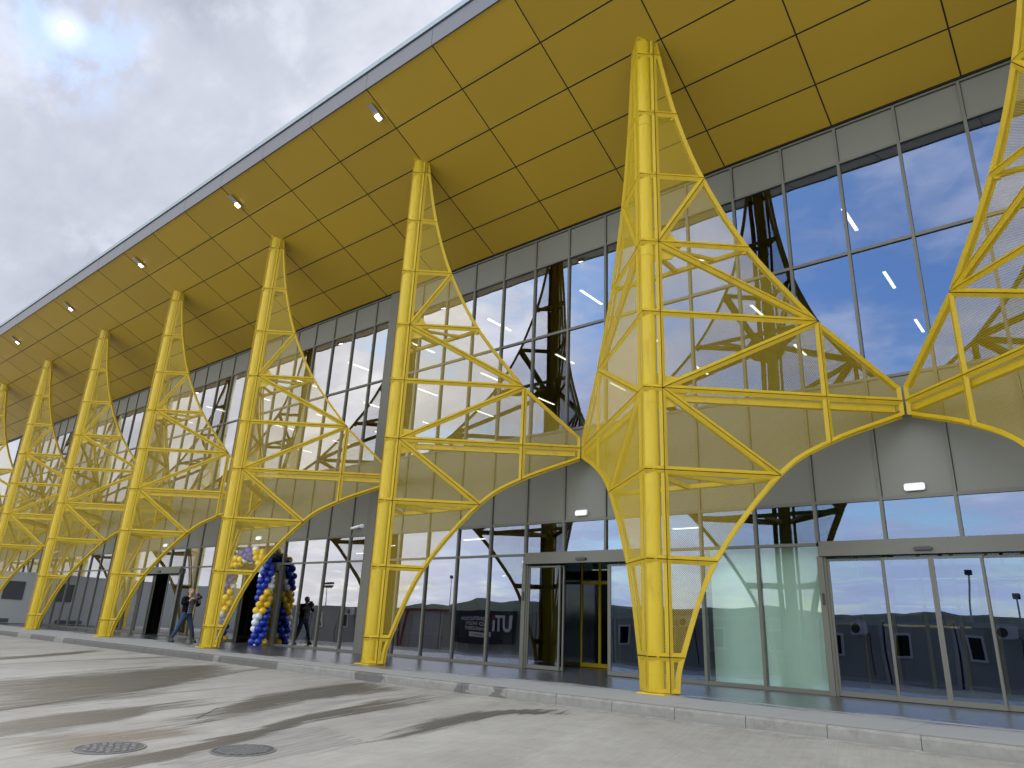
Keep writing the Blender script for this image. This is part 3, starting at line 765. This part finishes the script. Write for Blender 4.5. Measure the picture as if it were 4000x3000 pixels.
    for lv in (4, 6):
        mb = MB()
        for s_ in (1, -1):
            a = Vector((s_ * .10, .26, Z[lv] + .10)); d_ = Vector((s_ * ca, sa, 0)); h = .16
            P8 = [a + Vector((0, 0, .22)), a + d_ * .42 + Vector((0, 0, .16)), a + d_ * .62 + Vector((0, 0, -.12)), a + d_ * .42 + Vector((0, 0, -.42)), a + Vector((0, 0, -.5))]
            nn = Vector((-s_ * sa, ca, 0)) * .02
            mb.add([p - nn for p in P8] + [p + nn for p in P8], [(0, 1, 2, 3, 4), (9, 8, 7, 6, 5)] + [(i, i + 5, (i + 1) % 5 + 5, (i + 1) % 5) for i in range(5)])
        mb.obj('gusset_plate', M_yel, root)
    # inner chords of the hidden lattice: diagonals
    for side in (1, -1):
        cv = conv_side(side); mb = MB()
        for a, b_ in ((S_(4), T[3]), (S_(4), T[5]), (S_(6), T[5]), (S_(6), T[7])):
            mb.beam(cv(a[0] - .05, a[1], .12), cv(b_[0] - .08, b_[1], .12), .05, .06)
        mb.obj('diagonal_brace', M_yel, root)
    # cap collar at the soffit
    mb = MB()
    for side in (1, -1):
        cv = conv_side(side)
        a, b_ = cv(-.02, ZT, -.02), cv(Wd[0] + .02, ZT, -.02)
        mb.add([a, b_, (b_[0], b_[1], ZT + .012), (a[0], a[1], ZT + .012)], [(0, 1, 2, 3)]); c1 = cv(-.02, ZT, .12); c2 = cv(Wd[0] + .02, ZT, .12)
        mb.face([(a[0], a[1], ZT), (b_[0], b_[1], ZT), (c2[0], c2[1], ZT), (c1[0], c1[1], ZT)])
    mb.obj('cap_collar', M_yel, root)
    return root
labels = ['yellow lattice column cut by the right edge of the photo', 'tallest yellow lattice column, standing left of the closed sliding doors', 'yellow lattice column just left of the reversed dark banner reflection',
 'yellow lattice column in front of the blue, white and yellow balloon arch', 'yellow lattice column just left of the man with the camera', 'yellow lattice column next to the grey box wall at far left',
 'seventh yellow lattice column from the right, crossing the left edge low down', 'eighth yellow lattice column from the right, only its top in view', 'ninth yellow lattice column from the right, at the far left edge', 'tenth yellow lattice column, hidden far down the facade']
tw = tower()
for i in range(0, 9):
    o = tw if i == 0 else copy_tree(tw)
    o.location = (XC - (i - 1) * BAY, YN, 0)
    tag(o, labels[i], 'column', 'yellow lattice columns along the kerb')

# ------------------------------------------------------------------ fittings on the building
def floodlight():
    root = empty('soffit_floodlight'); tilt = math.atan(CK)
    mb = MB(); mb.bevbox(-.09, .09, -.26, .26, -.10, -.03, .02); mb.box(-.03, .03, -.02, .02, -.03, .01); o1 = mb.obj('housing', M_metal, root); o1.rotation_euler = (0, 0, 0)
    mb = MB(); mb.bevbox(-.075, .075, .05, .22, -.125, -.102, .02); mb.obj('lens', M_spot, root)
    return root
fl = floodlight()
flab = ['second column from the right', 'column before the balloon arch', 'column beside the cameraman', 'column at the far left kerb', 'leftmost column in view']
for i in range(5):
    o = fl if i == 0 else copy_tree(fl)
    y = 9.80; o.location = (-13.84 - i * BAY * 1.003, y, soff_z(y) - .002); o.rotation_euler = (-math.atan(CK), 0, 0)
    tag(o, ['nearest lit floodlight under the yellow canopy, highest in the photo', 'lit canopy floodlight second from the top', 'lit canopy floodlight third down the row', 'fourth lit canopy floodlight down the row', 'last small canopy floodlight at the left edge'][i], 'floodlight', 'floodlights under the canopy')
def exit_light():
    root = empty('emergency_light')
    mb = MB(); mb.bevbox(-.175, .175, -.065, 0, -.07, .07, .025); mb.obj('housing', M_white, root)
    mb = MB(); mb.bevbox(-.165, .165, -.085, -.066, -.055, .02, .015); mb.obj('diffuser', M_ledw, root); return root
el = exit_light()
for i, (x, s_) in enumerate([(-2.65, 'white emergency light above the closed sliding doors on the right'), (-10.19, 'white emergency light above the open doors beside the big column'), (-25.02, 'white emergency light above the balloon arch'), (-32.6, 'white emergency light above the doorway behind the cameraman')]):
    o = el if i == 0 else copy_tree(el); o.location = (x, D - .014, 3.77); tag(o, s_, 'emergency light', 'emergency lights over the entrances')
def cctv():
    root = empty('security_camera')
    mb = MB(); mb.cyl((0, 0, 0), (0, -.05, 0), .075, .065, 20); mb.sphere((0, -.08, 0), .05); mb.obj('mount', M_white, root)
    mb = MB(); mb.cyl((-.04, -.11, -.01), (-.34, -.17, -.07), .042, .042, 16); mb.cyl((-.34, -.17, -.07), (-.36, -.174, -.074), .046, .046, 16); mb.obj('camera_body', M_white, root)
    mb = MB(); mb.cyl((-.361, -.1745, -.0745), (-.364, -.175, -.075), .030, .030, 16); mb.obj('lens', M_black, root); return root
cv1 = cctv(); cv1.location = (-18.92, D - .012, 3.90); tag(cv1, 'white bullet security camera on the cladding left of the second column', 'security camera')
cv2 = copy_tree(cv1); cv2.location = (-45.3, D - .012, 3.9); tag(cv2, 'small distant white security camera seen through the far left column', 'security camera')

ORD = ['first', 'second', 'third', 'fourth', 'fifth', 'sixth', 'seventh', 'eighth', 'ninth', 'tenth', 'eleventh', 'twelfth', 'thirteenth', 'fourteenth', 'fifteenth', 'sixteenth', 'seventeenth', 'eighteenth', 'nineteenth', 'twentieth', 'twenty first', 'twenty second', 'twenty third']
# linear lamps inside the hall
mb = MB(); mb.box(-.045, .045, -.65, .65, 0, .05); ml = mb.mesh('lamp_housing', M_white); mb = MB(); mb.box(-.04, .04, -.63, .63, -.02, -.001); md = mb.mesh('lamp_tube', M_led)
def lamp(x, y, z, rz, label, grp):
    r_ = empty('linear_lamp', (x, y, z), rz, label=label, cat='ceiling lamp', group=grp)
    for nm, me in (('housing', ml), ('light_tube', md)):
        c = bpy.data.objects.new(nm, me); C.objects.link(c); c.parent = r_
for i, xx in enumerate([-3.75, -7.78, -11.8, -15.8, -19.83, -23.8, -27.8, -31.8, -35.8, -39.8]):
    for j, yy in enumerate([17.7, 21.8, 25.9]):
        lamp(xx, yy, 11.4, 0, 'upper hall ceiling strip, %s in the %s row from the right' % (('nearest', 'middle', 'deepest')[j], ORD[i]), 'linear lamps in the upper hall')
for n_, (xx, yy) in enumerate(sorted([(-10.8, 21.7), (-15.8, 21.45), (-14.85, 21.5), (-20.0, 21.5), (-31.8, 38.0), (-27.9, 34.2), (-23.6, 30), (-19.4, 26), (-30, 24), (-34, 24), (-38, 22), (-26, 22), (-22.5, 35), (-42, 30)], key=lambda q: -math.atan2(q[0], q[1]))):
    lamp(xx, yy, 4.3, pi / 2, 'lit strip lamp behind the lower glass, %s from the right of these' % ORD[n_], 'linear lamps at the lower level')
# warm shop lights deep inside the hall at the right
sh_ = empty('shop_front', (-2.6, 20.6, 0), label='warmly lit shop counter glowing through the closed doors at the right', cat='shop counter')
mb = MB(); mb.box(-2.2, 2.6, .02, .5, 0, 1.45); mb.obj('counter', M_slab, sh_)
mb = MB(); mb.box(-2.2, -.4, -.02, .019, 1.86, 1.90); mb.box(.9, 2.6, -.02, .019, 1.86, 1.90); mb.box(-2.2, -.3, -.02, .019, 1.40, 1.44); mb.obj('light_strip', emis('warm strip', (1, .72, .30), 5), sh_)
mb = MB(); random.seed(3)
for q in range(26):
    x_ = random.uniform(-2.1, 2.5); z_ = 1.46 + random.random() * .3; r_ = random.uniform(.03, .09); mb.box(x_ - r_, x_ + r_, -.01, .1, z_, z_ + r_ * 2)
mb.obj('goods', emis('goods with added glow', (1, .33, .10), .9), sh_)  # goods glow by emission, standing in for shop light on them
pl = empty('pendant_lamp', (-1.0, 20.0, 4.2), label='round warm pendant bulb seen through the upper door glass at the right', cat='pendant lamp')
mb = MB(); mb.sphere((0, 0, 0), .07, 14, 10); mb.obj('bulb', emis('bulb', (1, .85, .62), 9), pl); mb = MB(); mb.cyl((0, 0, .06), (0, 0, .33), .008, .008, 6); mb.obj('cord', M_black, pl)

# ------------------------------------------------------------------ things mirrored in the glass
def container(x, label, win=True, ac=True, mat=None, y=-5.0, zb=-.57):
    r_ = empty('site_container', (x, y, zb), label=label, cat='container', group='site cabins facing the terminal')
    mat = mat or M_cont; W_, L_, H_ = 2.62, 6.0, 2.5
    mb = MB(); mb.box(.10, W_ - .10, -L_ + .1, -.03, .12, H_ - .16)
    for q in range(7): mb.box(.28 + q * .3, .295 + q * .3, -.03, -.022, .16, H_ - .2)
    mb.obj('wall', mat, r_)
    mb = MB()
    for a in (0, W_ - .12): mb.box(a, a + .12, -.12, 0, 0, H_); mb.box(a, a + .12, -L_, -L_ + .12, 0, H_)
    mb.box(.12, W_ - .12, -.11, -.01, H_ - .17, H_); mb.box(.12, W_ - .12, -.11, -.01, 0, .13); mb.box(0.0, W_, -L_, .0, H_ + .002, H_ + .03); mb.obj('frame', M_frame if mat is M_cont else mat, r_)
    if win:
        w_ = MB(); w_.box(.33, .99, -.03, .03, 1.02, 2.02); f = w_.obj('window', M_white, r_); g_ = MB(); g_.box(.42, .90, .0305, .034, 1.11, 1.93); g_.obj('pane', M_window, f)
    if ac:
        a = MB(); a.bevbox(1.32, 2.02, -.02, .30, 1.93, 2.43, .03); u_ = a.obj('air_conditioner', M_white, r_)
        b_ = MB(); b_.cyl((1.52, .302, 2.18), (1.52, .312, 2.18), .19, .19, 24); b_.obj('fan_grille', M_irond, u_)
        b_ = MB(); b_.tube([(2.0, .1, 2.0), (2.14, .12, 1.9), (2.12, .08, 1.2), (2.1, .03, .3)], .022, 6); b_.obj('cable', M_black, u_)
    return r_
names_c = {}
for i in range(-1, 22):
    x = -5.45 - 2.7 * i + .04
    o_ = ORD[i + 1]
    if -36 < x < -27: container(x, 'white site cabin mirrored behind the dark banner, %s from the right' % o_, False, False)
    elif x < -36 and x > -42: container(x, 'grey site cabin mirrored beside the red gate, %s from the right' % o_, False, False, M_contd)
    else:
        ac_ = i % 3 != 1
        nm = 'white windowed site cabin%s mirrored in glass, %s from the right' % (' and air conditioner' if ac_ else '', o_)
        container(x, nm, True, ac_, M_cont if x > -30 else M_tarp)
mb = MB(); mb.box(-39.1, -34.3, -4.985, -4.94, 1.78, 1.93); mb.box(-39.25, -39.05, -4.985, -4.94, -.57, 1.93)
mb.beam((-38.75, -4.9, -.5), (-38.2, -4.9, 1.8), .16, .06)
tag(mb.obj('red_site_gate', M_red), 'red site gate frame mirrored in the glass beside the second column', 'gate')
sg = empty('site_notice_board', (-39.95, -4.9, .45), label='white site notice board with warning signs beside the red gate', cat='sign')
mb = MB(); mb.box(0, .85, -.02, .02, 0, 1.3); mb.obj('board', M_white, sg)
mb = MB()
for a in range(3): mb.cyl((.18 + a * .26, .021, 1.15), (.18 + a * .26, .026, 1.15), .09, .09, 20)
for a in range(3): mb.box(.08, .77, .021, .025, .15 + a * .24, .19 + a * .24)
mb.obj('markings', simple('sign blue', (.02, .05, .3), .5), sg)

# banner
bn = empty('site_banner', (-33.9, -4.88, -.05), label='navy hanging banner with big white lettering, mirrored in the glass', cat='banner')
mb = MB(); nx = 24
for i in range(nx):
    for j in range(6):
        P_ = lambda a, b_: (a * 5.5 / nx, .012 * sin(a * 1.3) * sin(b_ * .9), b_ * 2.0 / 6)
        mb.face([P_(i, j), P_(i + 1, j), P_(i + 1, j + 1), P_(i, j + 1)][::-1], smooth=True)
mb.obj('cloth', M_navy, bn)
def text(body, x, z, size, mat, name, parent, align='LEFT', y=.03, sx_=1.0, bold=0.0, mirror_face=True):
    cu = bpy.data.curves.new(name, 'FONT'); cu.body = body; cu.size = size; cu.align_x = align; cu.extrude = .002; cu.offset = bold
    tmp = bpy.data.objects.new(name, cu); C.objects.link(tmp); dg = bpy.context.evaluated_depsgraph_get()
    me = bpy.data.meshes.new_from_object(tmp.evaluated_get(dg)); bpy.data.objects.remove(tmp)
    me.materials.clear(); me.materials.append(mat)
    o = bpy.data.objects.new(name, me); C.objects.link(o); o.parent = parent
    o.location = (x, y, z); o.rotation_euler = (pi / 2, 0, pi); o.scale = (sx_, 1, 1); return o
# the banner faces +Y (towards the terminal): its reader stands north of it and reads from +X to -X
logo = MB()
def arcpts(cx, cz, r, a0, a1, n=14): return [(cx + r * cos(radians(a0 + (a1 - a0) * k / n)), cz + r * sin(radians(a0 + (a1 - a0) * k / n))) for k in range(n + 1)]
def strip(outer, inner):
    for k in range(len(outer) - 1):
        q = [outer[k], outer[k + 1], inner[k + 1], inner[k]]; logo.face([(p[0], .03, p[1]) for p in q]); logo.face([(p[0], .034, p[1]) for p in q][::-1])
def rect(x0, x1, z0, z1, mb_=None): (mb_ or logo).box(x0, x1, .028, .036, z0, z1)
# letters U T I laid out right (+X) to left so that they read correctly from the terminal
ux = 4.55
rect(ux + .42, ux + .62, 1.12, 1.75); rect(ux - .10, ux + .10, 1.12, 1.60)
strip(arcpts(ux + .26, 1.12, .36, 180, 360), arcpts(ux + .26, 1.12, .16, 180, 360))
rect(3.62, ux + .10, 1.601, 1.75); rect(3.95, 4.13, .76, 1.599); rect(3.55, 3.72, .76, 1.46)
logo.obj('logo', M_lettw, bn)
mb = MB(); mb.cyl((3.635, .028, 1.63), (3.635, .036, 1.63), .115, .115, 24); mb.obj('logo_dot', M_lettr, bn)
for s_, z_ in (('CONSTRUCTION', 1.42), ('AND FACILITY', 1.12), ('MANAGEMENT', .82)): text(s_, 3.22, z_, .31, M_lettw, 'lettering', bn, sx_=.92, bold=.004)
mb = MB(); mb.box(1.75, 3.45, .022, .030, .42, .70); mb.obj('web_address_plate', M_lettw, bn)
text('www.uticfm.ro', 3.38, .49, .23, M_lettr, 'web_address', bn, y=.034)

def mast(x, y, h, label, head):
    r_ = empty('light_mast', (x, y, -.57), label=label, cat='light mast', group='light masts behind the site cabins')
    mb = MB(); mb.cyl((0, 0, 0), (0, 0, h), .11, .06, 10); mb.obj('pole', M_metal, r_)
    mb = MB()
    if head == 'many':
        for q in (-.9, -.3, .3, .9):
            for zq in (0, .45): mb.bevbox(q - .24, q + .24, -.15, .15, h - .35 + zq, h - .02 + zq, .04)
        mb.box(-1.2, 1.2, -.04, .04, h - .45, h - .38)
    else: mb.bevbox(-.25, .25, -.2, .2, h - .2, h + .25, .05)
    mb.obj('lamp_head', M_irond, r_)
mast(-68.8, -40, 7.78, 'slender light mast mirrored above the dark banner', 'one'); mast(-95, -40, 6.6, 'light mast with a cluster of floodlights mirrored left of the second column', 'many')
mast(-9.4, -40, 7.5, 'light mast mirrored in the closed sliding doors, taller of the two', 'one'); mast(-6.6, -40, 5.7, 'short light mast mirrored in the door leaf nearest the right edge', 'one')

# low box wall at the far left, butting up to the facade
ax = empty('grey_service_cabin', (-47, 14.8, 0), label='low pale grey cabin wall with dark window at the far left of the facade', cat='cabin')
mb = MB(); mb.box(-6, 0, -13.5, 0, .02, 2.72)
mb.box(.0, .012, -13.5, 0, 2.60, 2.70); mb.obj('wall', M_tarp, ax)
mb = MB(); mb.box(.002, .03, -1.62, -.62, 1.25, 2.22); mb.obj('window', simple('slate window', (.06, .065, .085), .3), ax)
mb = MB(); mb.box(.002, .02, -2.4, -1.0, .06, .26); mb.obj('vent', simple('slate vent', (.07, .075, .09), .5), ax)

# ------------------------------------------------------------------ balloon arch
def balloon_mat(name, col):
    m, t, b = material(name); b.inputs['Base Color'].default_value = (*col, 1); b.inputs['Roughness'].default_value = .22
    b.inputs['Subsurface Weight'].default_value = .15; b.inputs['Subsurface Radius'].default_value = (.05, .05, .05); return m
BM = {'b': balloon_mat('blue balloon', (.010, .035, .36)), 'w': balloon_mat('white balloon', (.72, .75, .82)), 'y': balloon_mat('yellow balloon', (.80, .52, .03))}
arch = empty('balloon_arch', (-24.70, 14.50, 0), label='arch of blue, white and yellow balloons standing at the glass entrance', cat='balloon arch')
path = []
for k in range(200):
    s_ = k / 199
    if s_ < .28: p = (1.30 - .03 * (s_ / .28), 0, .12 + s_ / .28 * 2.05)
    elif s_ > .72: p = (-1.30 + .03 * ((1 - s_) / .28), 0, .12 + (1 - s_) / .28 * 2.05)
    else:
        a = (s_ - .28) / .44 * pi; p = (1.27 * cos(a), 0, 2.17 + .95 * sin(a))
    path.append(Vector(p))
Ls = [0]
for a, b_ in zip(path, path[1:]): Ls.append(Ls[-1] + (b_ - a).length)
step_ = .205; nb = int(Ls[-1] / step_)
def at_len(s_):
    for i in range(len(Ls) - 1):
        if Ls[i] <= s_ <= Ls[i + 1]:
            f = (s_ - Ls[i]) / (Ls[i + 1] - Ls[i]); return path[i].lerp(path[i + 1], f), (path[i + 1] - path[i]).normalized()
    return path[-1], (path[-1] - path[-2]).normalized()
bl_me = {}
for key in 'bwy':
    mb = MB(); mb.sphere((0, 0, 0), .130, 18, 12, sc=(1, 1, 1.10)); mb.cyl((0, 0, -.135), (0, 0, -.155), .006, .016, 8)
    bl_me[key] = mb.mesh('balloon', BM[key])
balls = []
for i in range(nb + 1):
    c, tg = at_len(min(i * step_, Ls[-1] - .001)); a1 = Vector((0, 1, 0)); a2 = tg.cross(a1).normalized()
    sec = ((i + 3) // 4) % 2
    for j in range(4):
        th = radians(150 + 90 * j + 38 * i + random.uniform(-5, 5)); dr = a1 * cos(th) + a2 * sin(th)
        key = 'b' if j < 2 else ('y' if sec == 0 else 'w')
        balls.append((c + dr * .172 + tg * random.uniform(-.015, .015), dr, key, random.uniform(.93, 1.04)))
# nearest / most visible ones individually, the rest as one part
balls.sort(key=lambda q: -(q[0].x * .6 - q[0].y * 1.5 + (0.8 if q[0].z > 2.0 else 0)))
for n_, (p, dr, key, sc_) in enumerate(balls[:99]):
    o = bpy.data.objects.new('balloon', bl_me[key]); C.objects.link(o); o.parent = arch; o.location = p; o.scale = (sc_,) * 3
    o.rotation_mode = 'QUATERNION'; o.rotation_quaternion = Vector((0, 0, 1)).rotation_difference(dr)
mb = MB()
for p, dr, key, sc_ in balls[99:]: mb.sphere(p, .128 * sc_, 16, 10, 'bwy'.index(key), (1, 1, 1.1), dr)
o = mb.obj('balloon_cluster', [BM[k] for k in 'bwy'], arch); o['kind'] = 'stuff'
mb = MB(); mb.tube([path[i] for i in range(0, 200, 8)] + [path[-1]], .02, 8); mb.obj('frame', M_white, arch)
mb = MB(); mb.cyl((1.3, 0, 0), (1.3, 0, .03), .16, .16, 20); mb.cyl((-1.3, 0, 0), (-1.3, 0, .03), .16, .16, 20); mb.obj('base', M_white, arch)

# ------------------------------------------------------------------ man with a video camera
M_skin = simple('skin', (.46, .25, .18), .5, var=.08, scale=20)
M_jean = simple('blue jeans', (.020, .038, .080), .9, var=.45, scale=9)
M_jack = simple('navy jacket', (.005, .006, .011), .95, var=.3, scale=12, spec=.12)
M_hair = simple('grey hair', (.17, .165, .16), .8, var=.35, scale=50)
m, t, b = material('plaid shirt'); oc = t.new('ShaderNodeTexCoord').outputs['Object']; px_, py_, pz_ = t.sep(oc)
ln = lambda v, f: t.math('LESS_THAN', t.math('ABSOLUTE', t.math('SUBTRACT', t.math('FRACT', t.math('MULTIPLY', v, f)), .5)), .09)
grid_ = t.math('MAXIMUM', ln(py_, 17.0), ln(pz_, 16.0)); t.link(t.mix(grid_, (.014, .018, .032), (.30, .31, .34)), b.inputs['Base Color']); b.inputs['Roughness'].default_value = .85; M_plaid = m
man = empty('person', (-24.95, 12.58, 0), math.atan2(.15, .95), label='man in navy jacket and jeans filming with a shoulder level video camera', cat='person')
def skin_obj(name, chains, mat, root_i=0, sub=2, parent=man):
    vs, es, rs = [], [], []
    idx = {}
    for ch in chains:
        prev = None
        for p, r_ in ch:
            key = tuple(round(c, 4) for c in p)
            if key not in idx: idx[key] = len(vs); vs.append(p); rs.append(r_)
            if prev is not None and prev != idx[key]: es.append((prev, idx[key]))
            prev = idx[key]
    me = bpy.data.meshes.new(name); me.from_pydata(vs, es, []); o = bpy.data.objects.new(name, me); C.objects.link(o)
    sk = o.modifiers.new('skin', 'SKIN'); sk.use_smooth_shade = True
    for i, r_ in enumerate(rs):
        sv = me.skin_vertices[0].data[i]; sv.radius = (r_, r_) if not isinstance(r_, tuple) else r_; sv.use_root = (i == root_i)
    ss_ = o.modifiers.new('sub', 'SUBSURF'); ss_.levels = sub; ss_.render_levels = sub
    dg = bpy.context.evaluated_depsgraph_get(); me2 = bpy.data.meshes.new_from_object(o.evaluated_get(dg)); bpy.data.objects.remove(o)
    me2.materials.clear(); me2.materials.append(mat); me2.polygons.foreach_set('use_smooth', [True] * len(me2.polygons))
    o = bpy.data.objects.new(name, me2); C.objects.link(o); o.parent = parent; return o
# local axes: +X = the way he faces, +Y = his left
Lh, Rh = (.02, .10, .90), (.0, -.10, .90)
Lk, Rk = (.10, .21, .48), (.03, -.24, .48)
La, Ra = (.10, .34, .09), (-.05, -.40, .09)
body = skin_obj('body', [
    [((0, 0, .95), (.11, .13)), ((0, 0, 1.12), (.10, .12)), ((.01, 0, 1.30), (.11, .13)), ((.0, 0, 1.41), (.08, .10)), ((.02, 0, 1.50), .055), ((.045, 0, 1.56), .055), ((.06, 0, 1.64), (.088, .075)), ((.06, 0, 1.71), .06)],
    [((0, 0, .95), (.11, .13)), ((.02, .10, .86), .085), (Lk, .062), (La, .042)],
    [((0, 0, .95), (.11, .13)), ((.0, -.10, .86), .085), (Rk, .062), (Ra, .042)],
    [((.0, 0, 1.41), (.08, .10)), ((-.01, .19, 1.40), .045), ((.09, .31, 1.20), .040), ((.34, .20, 1.34), .034)],
    [((.0, 0, 1.41), (.08, .10)), ((-.01, -.19, 1.40), .045), ((.11, -.31, 1.22), .040), ((.30, -.14, 1.38), .034)]], M_skin)
jeans = skin_obj('jeans', [
    [((0, 0, 1.07), (.135, .16)), ((0, 0, .98), (.150, .170)), ((.02, .095, .84), .108), ((.10, .21, .48), .080), ((.10, .335, .12), .064)],
    [((0, 0, .98), (.150, .170)), ((.0, -.095, .84), .108), ((.03, -.24, .48), .080), ((-.05, -.395, .12), .064)]], M_jean)
jack = skin_obj('jacket', [
    [((-.015, 0, .86), (.160, .19)), ((-.015, 0, .98), (.160, .190)), ((-.015, 0, 1.12), (.158, .185)), ((-.015, 0, 1.30), (.158, .195)), ((-.015, 0, 1.43), (.125, .160)), ((.0, 0, 1.50), (.075, .080))],
    [((-.015, 0, 1.43), (.112, .150)), ((-.01, .20, 1.42), .082), ((.09, .32, 1.20), .068), ((.30, .22, 1.325), .050)],
    [((-.015, 0, 1.43), (.112, .150)), ((-.01, -.20, 1.42), .082), ((.11, -.32, 1.22), .068), ((.26, -.17, 1.36), .050)]], M_jack)
mb = MB()
for i in range(8):
    for j in range(10):
        def P_(a, b_):
            ang = (a / 8 - .5) * 1.15; z_ = .93 + b_ * .055; rr = .178 + .016 * sin(pi * min(1, b_ / 9)); rr *= 1 if b_ < 8.5 else .85
            return (rr * cos(ang) * 1.06, rr * sin(ang) * 1.05, z_)
        mb.face([P_(i, j), P_(i + 1, j), P_(i + 1, j + 1), P_(i, j + 1)], smooth=True)
mb.obj('plaid_shirt', M_plaid, man)
hd = MB()
hd.sphere((.055, 0, 1.655), .108, 20, 14, sc=(.98, .76, 1.08)); hd.sphere((.14, 0, 1.615), .035, 10, 8, sc=(.6, .8, .9))
hd.sphere((.168, 0, 1.645), .018, 8, 6, sc=(1.1, .8, 1.4)); hd.sphere((.055, .085, 1.645), .026, 8, 6, sc=(.8, .4, 1.2)); hd.sphere((.055, -.085, 1.645), .026, 8, 6, sc=(.8, .4, 1.2)); hd.obj('face', M_skin, man)
hr = MB(); hr.sphere((.032, 0, 1.685), .112, 20, 14, sc=(.98, .82, .90)); hr.obj('hair', M_hair, man)
ey = MB(); ey.sphere((.152, .03, 1.668), .009, 8, 6); ey.sphere((.152, -.03, 1.668), .009, 8, 6); ey.box(.150, .156, -.022, .022, 1.592, 1.597); ey.obj('facial_features', M_black, man)
def hand(base, dirv, side):
    base = Vector(base); dv = Vector(dirv).normalized(); sd = Vector((0, side, 0)); upv = sd.cross(dv).normalized(); h = MB()
    h.sphere(base + dv * .045, .042, 12, 8, sc=(.55, .95, 1.2), axis=dv)
    for f_ in range(4):
        off = upv * ((f_ - 1.5) * .019); L_ = (.062, .074, .070, .055)[f_]
        a = base + dv * .075 + off; b2 = a + dv * L_ * .5 - sd * .012; c2 = b2 + dv * L_ * .25 - sd * .030
        h.tube([a, b2, c2], [.0095, .009, .0075], 8)
    h.tube([base + dv * .02 + upv * .035, base + dv * .05 + upv * .058 - sd * .01, base + dv * .08 + upv * .060 - sd * .025], [.011, .010, .008], 8)
    return h.obj('hand', M_skin, man)
hand((.335, .185, 1.35), (.5, -.55, .35), 1); hand((.285, -.15, 1.385), (.55, .45, .45), -1)
sh = MB()
for (x_, y_, r_) in ((.10, .34, .12), (-.05, -.40, -.15)):
    sh.sphere((x_ + .045, y_, .052), .10, 14, 8, sc=(1.42, .50, .52)); sh.box(x_ - .09, x_ + .18, y_ - .045, y_ + .045, .0, .022); sh.cyl((x_ - .01, y_, .05), (x_ - .01, y_, .15), .055, .05, 12)
sh.obj('shoes', M_black, man)
vc = empty('video_camera', (-24.95, 12.58, 0), math.atan2(.15, .95), label='black video camera on a thin tripod column held by the man', cat='video camera')
mb = MB(); mb.bevbox(.26, .52, -.075, .055, 1.40, 1.54, .02); mb.bevbox(.30, .48, -.055, .035, 1.541, 1.60, .02); mb.obj('camera_body', M_black, vc)
mb = MB(); mb.cyl((.52, -.01, 1.47), (.62, -.01, 1.47), .052, .060, 18); mb.obj('lens', M_black, vc)
mb = MB(); mb.tube([(.28, -.01, 1.56), (.20, .0, 1.60), (.165, .0, 1.64)], [.018, .022, .026], 10); mb.obj('viewfinder', M_black, vc)
mb = MB(); mb.cyl((.40, -.01, 1.40), (.42, -.01, .05), .018, .014, 10)
for k in range(3): mb.tube([(.41, -.01, .30), (.41 + .20 * cos(k * 2.1), -.01 + .20 * sin(k * 2.1), .012)], .010, 8)
mb.box(.36, .46, -.05, .03, 1.36, 1.40); mb.tube([(.38, -.02, 1.37), (.22, -.14, 1.25)], .009, 8); mb.obj('tripod', M_black, vc)
